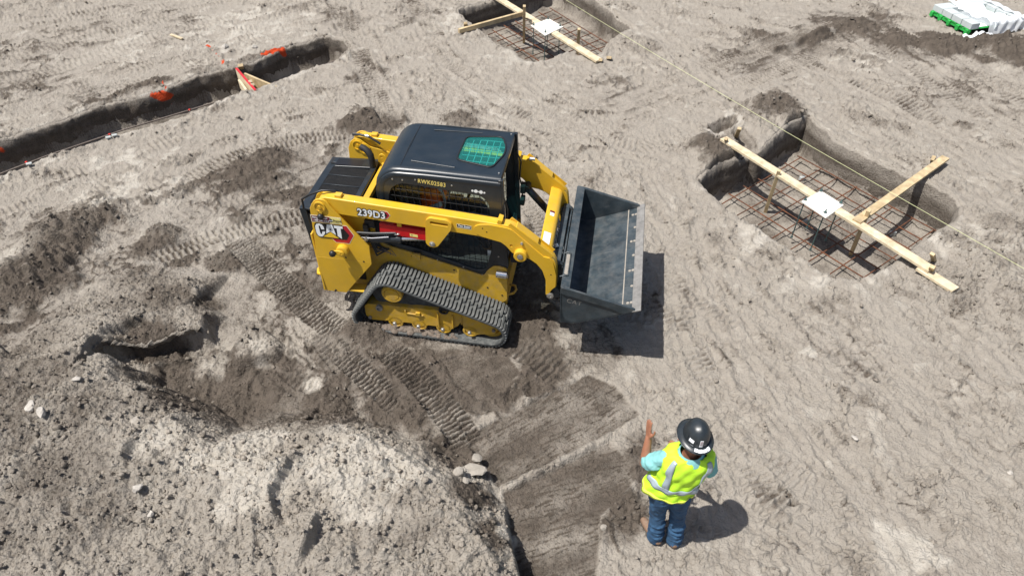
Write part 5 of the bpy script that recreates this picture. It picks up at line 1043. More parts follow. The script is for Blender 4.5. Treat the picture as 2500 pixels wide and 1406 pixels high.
def hand(b, wrist, along, palm_n, thumb, spread=.0, curl=.12, side=1):
    """palm, four unequal bent fingers and a thumb that leaves the side of the palm; along = wrist to fingertips, palm_n = way the palm faces, thumb = side of the thumb"""
    w_ = Vector(wrist); a = Vector(along).normalized(); t = Vector(thumb); t = (t-a*t.dot(a)).normalized(); n = Vector(palm_n); n = (n-a*n.dot(a)-t*n.dot(t)).normalized()
    pt = lambda x, y, z: w_+a*x+t*y+n*z
    for y0, y1 in ((.016, .027), (.004, .009), (-.008, -.009), (-.018, -.026)): capsule(b, pt(.008, y0, 0), .015, pt(.092, y1, 0), .0115, 8)
    for y0, ln, dy in ((.029, .072, .014), (.010, .080, .004), (-.009, .075, -.006), (-.027, .058, -.016)):
        p0 = pt(.090, y0, 0); seg = [ln*.44, ln*.31, ln*.25]; ang = 0; q = p0; rr = [.0098, .0090, .0083, .0074]
        for i, s_ in enumerate(seg):
            ang += curl*(1 if i else .6); d = (a*math.cos(ang)+n*math.sin(ang)+t*(dy*4*(1+spread))).normalized(); q2 = q+d*s_; capsule(b, q, rr[i], q2, rr[i+1], 8); q = q2
    p0 = pt(.022, .022, .004); p1 = pt(.052, .050, .012); p2 = pt(.078, .064, .016); p3 = pt(.100, .070, .016)
    capsule(b, p0, .0155, p1, .0118, 8); capsule(b, p1, .0115, p2, .0102, 8); capsule(b, p2, .0100, p3, .0082, 8)

# --- the man directing the machine; joints in world metres, back to the camera
man = empty('person', (FX, FY, 0)); tag(man, 'standing man in black hard hat, lime vest and blue jeans with one hand raised', 'person')
MS = .93; man.scale = (MS, MS, MS); O_ = Vector((FX, FY, 0)); W = lambda x, y, z: (Vector((x, y, z))-O_)/MS
J = dict(ankL=W(1.245, 2.815, .085), ankR=W(1.405, 2.790, .085), kneL=W(1.212, 2.835, .47), kneR=W(1.372, 2.815, .47), hipL=W(1.158, 2.785, .885), hipR=W(1.308, 2.785, .885), pel=W(1.232, 2.785, .94), wai=W(1.240, 2.785, 1.05), che=W(1.262, 2.775, 1.215), nek=W(1.290, 2.765, 1.385), hed=W(1.295, 2.790, 1.555),
         shL=W(1.138, 2.770, 1.335), shR=W(1.436, 2.775, 1.335), elL=W(1.012, 2.845, 1.140), wrL=W(1.020, 2.925, 1.352), elR=W(1.492, 2.800, 1.105), wrR=W(1.350, 2.985, 1.090))
b = MB()
for s in 'LR':
    capsule(b, J['hip'+s], .078, J['kne'+s], .055); capsule(b, J['kne'+s], .054, J['ank'+s], .038)
    capsule(b, J['sh'+s], .050, J['el'+s], .042); e, w_ = J['el'+s], J['wr'+s]; m_ = e.lerp(w_, .28); capsule(b, e, .040, m_, .043); capsule(b, m_, .043, w_, .0265)
    a_ = J['ank'+s]; f = Vector((-.10, .21, 0)) if s == 'L' else Vector((.04, .22, 0)); capsule(b, a_+Vector((0, -.03, -.04)), .034, a_+f*.75+Vector((0, 0, -.055)), .026)
ellipsoid(b, J['pel'], (.15, .105, .12)); capsule(b, J['pel'], .10, J['che'], .105); ellipsoid(b, J['che'], (.155, .105, .17)); capsule(b, J['shL'], .055, J['shR'], .055)
capsule(b, J['nek']+Vector((0, 0, -.03)), .058, J['hed']+Vector((0, -.02, -.05)), .052)
hR = head(b, J['hed'], (-.12, 1, -.08))
hand(b, J['wrL'], (-.06, .34, .95), (1, 0, 0), (.30, -.9, .3), curl=.08)
hand(b, J['wrR'], (-.75, .55, -.1), (0, -.2, -1), (.5, .6, .3), curl=.30)
body = blend(b, 'body', 'skin', man, .0065, 3); eyes(J['hed'], hR, man)
b = MB(); ellipsoid(b, J['hed']+Vector((.005, -.030, .035)), (.082, .085, .085)); b.build('hair', 'hair', man, smooth=60)
# jeans: folds at knee and hem
b = MB()
for s in 'LR':
    h, k, a_ = J['hip'+s], J['kne'+s], J['ank'+s]
    capsule(b, h, .105, h.lerp(k, .5), .088); capsule(b, h.lerp(k, .5), .088, k, .074); capsule(b, k, .074, k.lerp(a_, .55), .070); capsule(b, k.lerp(a_, .55), .070, a_+Vector((0, -.006, -.035)), .074)
    for q, rr in ((.45, .076), (.62, .077), (.76, .078), (.88, .079)):
        c_ = k.lerp(a_, q)+Vector((.006*math.sin(q*31), -.012+.008*math.cos(q*23), 0)); ellipsoid(b, c_, (rr, rr, .022), Euler((.25*math.sin(q*40), .3*math.cos(q*33), 0)).to_matrix())
ellipsoid(b, J['pel']+Vector((0, -.012, -.02)), (.178, .125, .14)); ellipsoid(b, J['pel']+Vector((-.075, -.05, -.05)), (.085, .085, .10)); ellipsoid(b, J['pel']+Vector((.075, -.05, -.05)), (.085, .085, .10))
jn = blend(b, 'jeans', 'denim', man, .011, 4, .022, .045)
for s, dx in (('L', -.085), ('R', .085)):
    c_ = J['pel']+Vector((dx, -.128, -.055)); b = MB(); b.plate(rounded([(-.06, .065), (.06, .065), (.06, -.05), (0, -.075), (-.06, -.05)], .01), [], 0, .004, lambda x, z, t_: c_+Vector((x, -t_-.002*(1-(x/.06)**2), z))); b.build('back_pocket', 'denim', jn)
b = MB(); rg = [[J['wai']+Vector((r_*1.18*math.cos(2*PI*k/28)*.165, r_*math.sin(2*PI*k/28)*.125-.006, z)) for k in range(28)] for z, r_ in ((-.115, .98), (-.115, 1.02), (-.080, 1.02), (-.080, .98))]; b.loft(rg, cap0=False, cap1=False); b.build('belt', 'boot', man, smooth=40)
for s in 'LR':
    a_ = J['ank'+s]; f = Vector((-.43, .90, 0)) if s == 'L' else Vector((.16, .985, 0)); f.normalize(); z0 = -a_.z
    b = MB(); base = Vector((a_.x, a_.y, 0)); capsule(b, base+Vector((0, 0, .10)), .052, base+Vector((0, 0, .20)), .055); capsule(b, base-f*.045+Vector((0, 0, .055)), .042, base+f*.10+Vector((0, 0, .055)), .046); capsule(b, base+f*.10+Vector((0, 0, .05)), .046, base+f*.175+Vector((0, 0, .045)), .038)
    bt = blend(b, 'boot', 'boot', man, .009, 3, .006, .03)
    rt = f.cross(Vector((0, 0, 1))); ol = []
    for k in range(24):
        t = 2*PI*k/24; L_ = .150 if math.cos(t) > 0 else .115; ol.append(base+f*(.065+L_*math.cos(t))+rt*(.050*math.sin(t)*(1+.12*math.cos(t))))
    b = MB(); b.loft([[p+Vector((0, 0, .002)) for p in ol], [p+Vector((0, 0, .028)) for p in ol]]); b.build('sole', 'sole', bt, smooth=40)
# teal work shirt: body, short sleeves pushed up, collar
b = MB(); ellipsoid(b, J['che']+Vector((0, 0, -.02)), (.160, .100, .20)); capsule(b, J['shL']+Vector((.04, 0, -.02)), .055, J['shR']+Vector((-.04, 0, -.02)), .055)
sL = J['shL'].lerp(J['elL'], .80); capsule(b, J['shL'].lerp(J['elL'], .06), .066, sL, .070); ellipsoid(b, sL, (.078, .074, .040), (J['elL']-J['shL']).to_track_quat('Z', 'Y').to_matrix()); ellipsoid(b, J['shL'].lerp(J['elL'], .55)+Vector((-.01, -.02, 0)), (.076, .072, .05))
sR = J['shR'].lerp(J['elR'], .82); capsule(b, J['shR'].lerp(J['elR'], .08), .064, sR, .066); ellipsoid(b, sR, (.074, .070, .040), (J['elR']-J['shR']).to_track_quat('Z', 'Y').to_matrix())
sh = blend(b, 'shirt', 'shirt', man, .010, 3, .020, .04)
b = MB(); rg = []
for z, r_, dy in ((-.030, .092, -.004), (.004, .080, -.006), (.040, .074, -.004), (.046, .078, -.006), (.020, .092, -.012), (-.020, .108, -.014)):
    rg.append([J['nek']+Vector((0, -.004, .016))+Vector((r_*1.12*math.cos(2*PI*k/28), r_*.98*math.sin(2*PI*k/28)+dy, z+.012*math.sin(2*PI*k/28))) for k in range(28)])
b.loft(rg, cap0=False, cap1=False); b.build('collar', 'shirt', sh, smooth=60)
# vest: one shell round the trunk, tapes laid on it
VR = [(.935, .172, .150, -.003), (.97, .174, .149, -.002), (1.02, .173, .146, 0), (1.10, .173, .142, 0), (1.18, .180, .139, .002), (1.26, .188, .138, .004), (1.32, .192, .132, .006), (1.36, .188, .120, .008), (1.39, .170, .105, .008), (1.412, .140, .094, .008), (1.424, .098, .084, .006)]
def vsec(z):
    for i in range(len(VR)-1):
        if z <= VR[i+1][0] or i == len(VR)-2:
            t = (z-VR[i][0])/(VR[i+1][0]-VR[i][0]); return [VR[i][j]+(VR[i+1][j]-VR[i][j])*t for j in range(1, 4)]
def vcen(z):
    t = (z-.905)/.52; return Vector((1.232+(1.292-1.232)*t, 2.785+(2.768-2.785)*t, 0))
def vpt(u, z, off=0.0):
    a, b_, dx = vsec(z); c = vcen(z); cu, su = math.cos(u), math.sin(u); p_ = 2.35; m_ = (abs(cu)**p_+abs(su)**p_)**(-1/p_)
    lf = max(0, -cu)**2*max(0, 1.14-z)/.24*.055                       # the left front hangs out where the arm is raised
    fold = .0065*math.sin(u*5+z*17)*(.4+1.8*max(0, 1.22-z))+.006*math.sin(u*11-z*31)+.005*math.sin(z*46+u*3)
    k = 1+(fold+off)/max(a, .05)
    return (Vector((c.x+dx+(a*k+lf)*cu*m_, c.y+(b_*k+off)*su*m_-.02*max(0, 1.12-z)*max(0, -cu), z+.020*math.sin(u*3+1)*max(0, 1.0-z)*6+(-.02*max(0, -cu) if z < .95 else 0)))-O_)/MS
b = MB(); zs = [VR[0][0]+(VR[-1][0]-VR[0][0])*i/26 for i in range(27)]
b.loft([[vpt(2*PI*k/64, z) for k in range(64)] for z in zs], cap0=False, cap1=False)
vest = b.build('safety_vest', 'vest', man, smooth=75); so = vest.modifiers.new('cloth', 'SOLIDIFY'); so.thickness = .003; so.offset = 0
def tape(us, zfun, wd, n=24, m='reflect', name='reflective_tape', off=.006):
    b = MB(); r = []
    for i in range(n+1):
        t = i/n; r.append([vpt(us(t)+da, max(.94, min(1.42, zfun(t)+dz)), off) for da, dz in wd])
    b.loft(r, closed=False); o = b.build(name, m, vest, smooth=70); s2 = o.modifiers.new('cloth', 'SOLIDIFY'); s2.thickness = .002; return o
hw = [(0, -.027), (0, -.009), (0, .009), (0, .027)]
tape(lambda t: PI*.97+t*PI*1.06, lambda t: 1.055+.025*math.sin(t*PI), hw, 40)
tape(lambda t: PI*.55+t*PI*.38, lambda t: 1.040, hw, 20); tape(lambda t: t*PI*.40+.02, lambda t: 1.055, hw, 16)
for u0, u1 in ((PI*1.30, PI*1.24), (PI*1.68, PI*1.74)):
    tape(lambda t: u0+(u1-u0)*t, lambda t: 1.07+.33*t, [(-.13, 0), (-.045, 0), (.045, 0), (.13, 0)], 20)
tape(lambda t: 2*PI*t, lambda t: .950, [(0, -.012), (0, .012)], 48, 'vest_yellow', 'piping', .004)
# hard hat: full brim, ridge, slots, stickers
HC = J['hed']+Vector((-.002, -.016, .050)); HR = Euler((.06, .06, .10)).to_matrix()
def hp(u, v): # v: 0 brim edge .. 0.3 foot of the dome .. 1 crown
    if v < .3: t = v/.3; r = 1.0+(.73-1.0)*t; z = -.010+.022*t+.012*math.sin(t*PI)*.4-.006*math.sin(u)*(1-t)
    else: t = (v-.3)/.7; r = .73*math.cos(t*PI/2)**.78; z = .012+.142*math.sin(t*PI/2)
    x, y = math.cos(u)*.134*r, math.sin(u)*.158*r; ridge = .006*max(0, (v-.42)*1.7)*math.exp(-(x/.018)**2) if v > .42 else 0
    return HC+HR @ Vector((x, y, z+ridge))
b = MB(); b.loft([[hp(2*PI*k/48, v) for k in range(48)] for v in [0, .05, .12, .2, .27, .3, .33, .4, .48, .56, .64, .72, .8, .88, .94, .985]], cap0=False); b.loft([[hp(2*PI*k/48, v)-HR @ Vector((0, 0, .006)) for k in range(48)] for v in (0, .15, .3)], cap0=False, cap1=False)
hat = b.build('hard_hat', 'hat', man, smooth=50)
b = MB()
for k in range(30): u0 = 2*PI*k/30; b.tube([hp(u0, .0), hp(u0+2*PI/30, .0)], .0045, 6, False)
b.build('brim_edge', 'hat', hat, smooth=60)
def hsticker(u0, u1, v0, v1, m, name='sticker', off=.0022):
    nrm = Vector((0, 0, 0)); b = MB(); g = []
    for i in range(5):
        row = []
        for j in range(5):
            u, v = u0+(u1-u0)*i/4, v0+(v1-v0)*j/4; p = hp(u, v); du = hp(u+.02, v)-p; dv = hp(u, v+.01)-p; n_ = du.cross(dv).normalized()
            if n_.z < 0: n_ = -n_
            row.append(p+n_*off)
        g.append(row)
    b.loft(g, closed=False); return b.build(name, m, hat, smooth=60)
B_ = PI*1.5
hsticker(B_-.17, B_+.10, .36, .56, 'white'); hsticker(B_-.135, B_+.065, .41, .535, 'dec_maroon', 'sticker_print', .0034)
for k in range(4):
    hsticker(B_-.125, B_+.055, .425+.028*k, .435+.028*k, 'white', 'sticker_lettering', .0046)
hsticker(B_-.20, B_+.10, .06, .22, 'white'); hsticker(B_+.12, B_+.40, .05, .20, 'white'); hsticker(B_+.43, B_+.66, .04, .22, 'white'); hsticker(B_-.42, B_-.22, .08, .25, 'white'); hsticker(B_-1.02, B_-.62, .40, .50, 'white')
for du in (-1.2, -.45, .45, 1.2):
    b = MB(); p = hp(B_+du, .52); q = hp(B_+du, .40); r_ = hp(B_+du+.14, .44); b.tube([q, p, r_], .004, 6); b.build('vent_rib', 'hat', hat, smooth=60)
b = MB(); b.tube([hp(B_-.80, .31), hp(B_-.55, .31)], .011, 8); b.build('accessory_slot', 'hat', hat, smooth=50)

# --- the operator in the cab; joints in the loader's frame, looking forward
CB = Matrix.Translation((MX, MY, 0)) @ Matrix.Rotation(MYAW, 4, 'Z')
op = empty('person', CB @ Vector((-.38, -.03, 1.08)), MYAW); tag(op, 'person in an orange jacket with pale bands sitting at the controls inside the loader cab', 'person')
Q = lambda x, y, z: Vector((x+.42, y, z-1.03))
b = MB(); T = MB(); K = MB()
ellipsoid(b, Q(-.46, 0, 1.16), (.11, .15, .11)); capsule(b, Q(-.46, 0, 1.18), .10, Q(-.42, 0, 1.40), .11); capsule(b, Q(-.40, -.15, 1.50), .05, Q(-.40, .15, 1.50), .05); capsule(b, Q(-.40, 0, 1.50), .052, Q(-.36, 0, 1.62), .050); oR = head(b, Q(-.345, 0, 1.71), (1, 0, -.1))
ellipsoid(T, Q(-.43, 0, 1.34), (.14, .185, .24)); capsule(T, Q(-.40, -.14, 1.49), .068, Q(-.40, .14, 1.49), .068)
for s in (-1, 1):
    e, w_ = Q(-.30, s*.27, 1.28), Q(-.11, s*.275, 1.265)
    capsule(b, Q(-.40, s*.17, 1.48), .045, e, .04); capsule(b, e, .038, w_, .026); hand(b, w_, (.8, -s*.1, .1), (0, 0, -1), (.2, -s*1, .0), curl=.55)
    capsule(T, Q(-.40, s*.17, 1.48), .066, e, .056); capsule(T, e, .055, e.lerp(w_, .85), .044)
    hp_, kn, an = Q(-.42, s*.10, 1.13), Q(.02, s*.15, 1.16), Q(.16, s*.16, .90)
    capsule(b, hp_, .07, kn, .052); capsule(b, kn, .05, an, .036); capsule(b, an+Vector((0, 0, -.03)), .034, an+Vector((.16, 0, -.06)), .028)
    capsule(K, hp_, .095, kn, .072); capsule(K, kn, .07, an, .062)
ellipsoid(K, Q(-.46, 0, 1.14), (.14, .17, .10))
blend(b, 'body', 'skin', op, .008, 3); eyes(Q(-.345, 0, 1.71), oR, op); jk = blend(T, 'jacket', 'orange', op, .010, 3, .014, .05); blend(K, 'trousers', 'bluegrey', op, .011, 3, .012, .05)
b = MB(); ellipsoid(b, Q(-.365, 0, 1.755), (.095, .085, .075)); b.build('hair', 'hair', op, smooth=60)
for s in (-1, 1):
    b = MB(); e, w_ = Q(-.30, s*.27, 1.28), Q(-.11, s*.275, 1.265); p = e.lerp(w_, .55); q = e.lerp(w_, .72); b.tube([p, q], [.056, .053], 14, False); b.build('reflective_band', 'reflect', jk, smooth=60)
    b = MB(); p = Q(-.40, s*.17, 1.48).lerp(e, .45); q = Q(-.40, s*.17, 1.48).lerp(e, .65); b.tube([p, q], [.067, .064], 14, False); b.build('reflective_band', 'reflect', jk, smooth=60)
    b = MB(); b.tube([Q(-.305, s*.095, 1.22), Q(-.285, s*.10, 1.35), Q(-.31, s*.105, 1.47), Q(-.40, s*.11, 1.562), Q(-.49, s*.11, 1.50)], .020, 6, False); b.build('reflective_band', 'reflect', jk, smooth=60)
for s in (-1, 1):
    a_ = Q(.16, s*.16, .90); b = MB(); capsule(b, a_+Vector((0, 0, .04)), .05, a_+Vector((0, 0, -.04)), .05); capsule(b, a_+Vector((0, 0, -.055)), .042, a_+Vector((.17, 0, -.065)), .036); blend(b, 'boot', 'boot', op, .010, 3)

# ------------------------------------------------------------------ forms, stakes, rebar, pallet
def plank(name, p0, p1, wd, th, m, label, group=None, up=(0, 0, 1), cat='board', parent=None):
    """a sawn board as one thing, with its origin at the middle"""
    p0, p1 = Vector(p0), Vector(p1); c = (p0+p1)/2
    b = MB().beam(p0-c, p1-c, wd, th, up); o = b.build(name, m, parent, .003, seg=1); o.location = c
    if label: tag(o, label, cat, group)
    return o
def stake(p_top, p_bot, label, group, w_=.038, m='wood', point=True, wy=None):
    t, q = Vector(p_top), Vector(p_bot); d = (q-t); ln = d.length; R = d.to_track_quat('-Z', 'Y').to_matrix(); h, hy = w_/2, (wy or w_)/2
    rings = [[q+R @ Vector((i*h*s, j*hy*s, z)) for i, j in ((-1, -1), (1, -1), (1, 1), (-1, 1))] for s, z in ((1, ln), (1, .12), (.12, 0))] if point else [[q+R @ Vector((i*h, j*hy, z)) for i, j in ((-1, -1), (1, -1), (1, 1), (-1, 1))] for z in (ln, 0)]
    b = MB().loft([[p-q for p in r] for r in rings]); o = b.build('stake', m, None, .002, seg=1); o.location = q; tag(o, label, 'stake', group); return o
def v3(p, z): return (p[0], p[1], z)
def rebar_mat(longs, cross, r, label, unp, z):
    """longs, cross: survey end points; bars laid crosswise, each a part"""
    A = [[unp(*e) for e in l] for l in longs]; c = np.mean([p for l in A for p in l], axis=0); root = empty('rebar_mat', (*G(*c, z), z))
    for grp, zz in ((longs, z+r*1.05), (cross, z-r*1.05)):
        for l in grp:
            p, q = [Vector((*G(*unp(*e), z), zz)) for e in l]; o_ = Vector(root.location); d = (q-p); n = d.length; mid = p.lerp(q, .5)+Vector((0, 0, -.006)); k = r*(1+.08*math.sin(p.x*50))
            MB().tube([p-o_, p.lerp(q, .3)-o_+Vector((0, 0, random.uniform(-.004, .004))), mid-o_, q-o_], k, 7).build('bar', 'rust', root, smooth=60)
    tag(root, label, 'rebar mat', 'rebar mats in the footing pits'); return root
def template(corners, unp, z, rods, label, zrod):
    """white template plate with four anchor rods hanging through it"""
    pts = [Vector((*G(*unp(*c), z), z)) for c in corners]; ce = sum(pts, Vector())/4; root = empty('anchor_template', ce)
    b = MB(); b.loft([[p-ce+Vector((0, 0, -.019)) for p in pts], [p-ce for p in pts]]); b.build('plate', 'ply', root, .002, seg=1)
    for c in rods:
        p = Vector((*G(*unp(*c), z), z))-ce
        rd = MB().cyl(p+Vector((0, 0, .055)), p+Vector((0, 0, zrod-z)), .0085, 8).build('anchor_rod', 'anchor', root, smooth=40)
        MB().lathe([(.017, 0), (.017, .016), (.009, .016), (.009, .017)], p+Vector((0, 0, .004)), (0, 0, 1), 6).build('nut', 'anchor', rd); MB().lathe([(.026, 0), (.026, .004), (0, .004)], p+Vector((0, 0, 0)), (0, 0, 1), 14).build('washer', 'bolt', rd)
        MB().lathe([(.017, 0), (.017, .016), (0, .016)], p+Vector((0, 0, -.037)), (0, 0, 1), 6).build('nut', 'anchor', rd)
        MB().lathe([(.017, 0), (.017, .018), (0, .018)], p+Vector((0, 0, zrod-z)), (0, 0, 1), 6).build('nut', 'anchor', rd)
    tag(root, label, 'template', 'anchor bolt templates'); return root
def spacer(p, rz, label):
    b = MB().box((0, 0, .035), (.085, .055, .07), Euler((0, 0, rz)).to_matrix()); root = empty('spacer_block', p); b.build('block', 'conc', root, .004, seg=1)
    MB().tube([(-.01, 0, .07), (-.014, .004, .11), (.01, -.004, .12)], .002, 5).build('tie_wire', 'rust_grey', root); tag(root, label, 'spacer block', 'concrete spacer blocks'); return root
SG, BG = 'pine stakes of the footing forms', 'pine boards laid over the footing pits'
# near pit
ZB = .12
A0, A1 = Vector((*G(*Z5(262, 322), ZB), ZB)), Vector((*G(*Z5(1705, 1232), .12), .12)); dA = (A1-A0).normalized(); nA = Vector((-dA.y, dA.x, 0)).normalized()
plank('board', A0-dA*.05, A1, .140, .038, 'wood_pale', 'long pale pine board lying across the nearer footing pit under the white plate', BG)
e0 = A1-dA*.13+Vector((0, 0, -.040)); plank('board', e0+nA*-.03, e0+dA*.48+nA*-.03, .14, .036, 'wood_pale', 'short board end poking out from under the long board past the near pit corner', BG)
stake((*G(*Z5(360, 240), .22), .22), (*G(*Z5(318, 345), -.30), -.30), 'leaning stake behind the far left end of the near pit board', SG, .06, wy=.04)
stake((*G(*Z5(265, 312), .21), .21), (*G(*Z5(272, 372), -.30), -.30), 'short stub stake at the camera side of the near pit board, far left end', SG, .045)
stake((*G(*Z5(638, 535), .21), .21), (*G(*Z5(550, 795), -.55), -.72), 'tall stake standing in the near pit left of the white plate', SG, .05, wy=.045)
stake((*G(*Z5(1268, 812), .27), .27), (*G(*Z5(1155, 1090), -.55), -.72), 'stake in the near pit where its two boards meet, dark inner face', SG, .05, wy=.06)
stake((*G(*Z5(1712, 1208), .22), .22), (*G(*Z5(1690, 1300), -.35), -.35), 'short stub stake on the camera side of the near pit board, right-hand end', SG, .06, wy=.045)
stake((*G(*Z5(1712, 1118), .24), .24), (*G(*Z5(1735, 1230), -.25), -.25), 'leaning stake behind the near pit board at its right-hand end', SG, .055, wy=.035)
B0, B1 = Vector((*G(*Z5(1178, 893), .15), .15)), Vector((*G(*Z5(1803, 446), .12), .12)); plank('board', B0, B1, .115, .036, 'wood', 'slanting pine board running from the near pit board to the far right bank', BG)
stake((*G(*Z5(1718, 448), .15), .15), (*G(*Z5(1712, 475), -.30), -.30), 'stub stake at the upper right end of the slanting board', SG, .05, wy=.07)
ZM = -.50
rebar_mat([[(285, 702), (1232, 1292)], [(385, 645), (1352, 1236)], [(482, 592), (1456, 1166)], [(580, 540), (1562, 1097)], [(675, 487), (1652, 1032)], [(765, 436), (1745, 966)]],
          [[(238, 766), (795, 438)], [(345, 846), (930, 523)], [(470, 926), (1052, 580)], [(590, 1006), (1182, 645)], [(710, 1091), (1306, 720)], [(836, 1176), (1432, 792)], [(996, 1256), (1576, 866)], [(1205, 1300), (1750, 930)]], .0090, 'rusty rebar grid on the floor of the nearer, larger looking footing pit', Z5, ZM)
PLN = [(795, 750), (930, 676), (1090, 776), (966, 866)]
template(PLN, Z5, .150, [(820, 742), (930, 680), (1070, 765), (960, 830)], 'white square template plate with four bolts on the near pit board', ZM)
for p, rz, l in (((795, 600), .3, 'pale concrete spacer under the mesh, behind the board in the near pit'), ((812, 900), .5, 'pale concrete spacer on the camera side of the white plate in the near pit'), ((1428, 985), .2, 'pale concrete spacer right of the slanting board in the near pit')):
    spacer((*G(*Z5(*p), -.60), -.61), rz, l)
# far pit
A0, A1 = Vector((*G(*Z6(600, -60), .06), .07)), Vector((*G(*Z6(1915, 752), .055), .06))
plank('board', A0, A1, .15, .045, 'wood_pale', 'long pale board across the farther footing pit, leaving the top of the picture', BG)
B0, B1 = Vector((*G(*Z6(200, 383), .06), .06)), Vector((*G(*Z6(1000, 162), .11), .11)); plank('board', B0, B1, .06, .085, 'wood', 'narrow pine board reaching left from the far pit stake to the bank', BG)
stake((*G(*Z6(1001, 75), .40), .40), (*G(*Z6(996, 462), -.52), -.70), 'tall upright stake in the far pit at the joint of its two boards', SG, .055)
stake((*G(*Z6(1670, 355), .22), .22), (*G(*Z6(1655, 540), -.3), -.70), 'stake standing alone behind the far pit board', SG, .06, wy=.05)
stake((*G(*Z6(285, 283), .17), .17), (*G(*Z6(272, 350), -.25), -.25), 'stub stake behind the left end of the narrow far board', SG, .07, wy=.04)
stake((*G(*Z6(1930, 733), .09), .09), (*G(*Z6(1925, 775), -.25), -.25), 'stub stake at the near end of the far pit board', SG, .07, wy=.05)
stake((*G(*Z6(2035, 706), .07), .07), (*G(*Z6(2030, 722), -.2), -.2), 'low stake stub in the soil right of the far pit board', SG, .09, wy=.05)
ZF = -.49
rebar_mat([[(605, 372), (1212, 775)], [(750, 317), (1382, 716)], [(892, 268), (1512, 652)], [(1030, 215), (1700, 628)], [(1172, 156), (1960, 650)], [(1310, 105), (2030, 546)]],
          [[(560, 422), (1345, 128)], [(668, 502), (1462, 205)], [(785, 562), (1565, 266)], [(895, 640), (1692, 342)], [(1010, 716), (1822, 402)], [(1105, 796), (1932, 478)], [(1330, 770), (2024, 552)]], .0098, 'rusty rebar grid on the floor of the farther footing pit at the top', Z6, ZF)
template([(1080, 312), (1300, 228), (1476, 330), (1255, 436)], Z6, .10, [(1115, 312), (1290, 238), (1436, 322), (1258, 398)], 'white template plate with four bolts on the far pit board', ZF)
spacer((*G(*Z6(1150, 565), -.58), -.59), .4, 'pale concrete spacer under the mesh of the far pit')
# string line
sp, sq = Vector((*G(1340, -25, .30), .30)), Vector((*G(2560, 690, .20), .20)); b = MB().tube([sp.lerp(sq, t/12)-Vector((0, 0, .05*math.sin(t/12*PI))) for t in range(13)], .0032, 5); tag(b.build('string_line', 'string', smooth=60), 'thin yellow-green string stretched across the two footing pits', 'string')
# trench: rod on pins, form at the corner
rod = [(-60, 452, -.20), (0, 425, -.20), (120, 379, -.20), (300, 318, -.20), (461, 270, -.20), (594, 229, -.20), (700, 192, -.20), (760, 172, -.20), (822, 148, -.18)]
tag(MB().tube([(*G(x, y, z), z) for x, y, z in rod], .013, 7).build('long_rebar', 'rust_grey', smooth=60), 'single long steel bar lying along the trench', 'rebar')
for (x, y), l in (((65, 398), 'bar pin near the left end of the trench'), ((268, 330), 'bar pin with red cap beside the white fragments in the trench'), ((463, 270), 'bar pin with red cap halfway along the trench')):
    p = Vector((*G(x, y, -.20), -.20)); root = empty('bar_pin', p); MB().tube([(0, 0, -.25), (0, 0, .0), (.05, -.10, .03)], .009, 6).build('pin', 'rust_grey', root); MB().box((0, 0, .012), (.03, .03, .022)).build('cap', 'cap_red', root, .003); tag(root, l, 'pin', 'pins carrying the trench bar')
for (x, y), l, dz in (((268, 343), 'larger white fragment on the trench lip', 0), ((283, 338), 'smaller white fragment on the trench lip, right of the larger', 0), ((76, 409), 'white fragment on the trench lip at far left', 0)):
    p = G(x, y); tag(MB().box((0, 0, .015), (.075, .05, .025), Euler((.1, .1, .6)).to_matrix()).build('white_fragment', 'conc', None, .006, loc=(*p, hz(*p)+.005)), l, 'fragment', 'white fragments by the trench')
TG = 'boards of the small trench form'
def vert_board(pa, pb, z0, z1, th, m, label, red=False):
    a, c = Vector((*pa, 0)), Vector((*pb, 0)); mid = (a+c)/2; root = empty('form_board', (mid.x, mid.y, z0)); d = (c-a).normalized()
    MB().beam(a-mid+Vector((0, 0, (z1-z0)/2)), c-mid+Vector((0, 0, (z1-z0)/2)), th, z1-z0).build('plank', m, root, .003, seg=1)
    if red: MB().beam(a-mid+Vector((0, 0, z1-z0+.006)), c-mid+Vector((0, 0, z1-z0+.006)), th, .012).build('red_edge', 'wood_red', root)
    tag(root, label, 'form board', TG); return root
zt = .03
F0, F1 = G(577, 168, zt), G(624, 222, zt); vert_board(F0, F1, -.36, zt, .040, 'wood_pale', 'pale trench form board with red painted top edge', True)
E0, E1 = G(596, 176, zt), G(674, 209, zt); vert_board(E0, E1, -.20, zt-.02, .038, 'wood', 'brown shaded trench form board set at an angle')
h0, h1 = Vector((*G(586, 205, -.10), -.10)), Vector((*G(606, 232, -.10), -.10)); plank('form_board', h0, h1, .04, .16, 'wood_pale', 'low pale block board in front of the red edged form board', TG, cat='form board')
stake((*G(587, 160, .10), .10), (*G(593, 182, -.38), -.40), 'upright stake behind the top of the red edged form board', 'stakes of the trench form', .09, 'wood', wy=.05)
stake((*G(611, 199, .05), .05), (*G(613, 212, -.38), -.40), 'upper small stake on the inside of the red edged form board', 'stakes of the trench form', .06, 'wood_pale', wy=.045)
stake((*G(617, 207, .04), .04), (*G(620, 220, -.38), -.40), 'lower small stake on the inside of the red edged form board', 'stakes of the trench form', .06, 'wood_pale', wy=.045)
q0, q1 = G(418, 88), G(446, 98); tag(MB().beam((*q0, hz(*q0)+.02), (*q1, hz(*q1)+.025), .05, .025).build('wooden_lath', 'wood_pale', None, .003), 'pale wooden lath lying on the soil beyond the trench', 'lath')
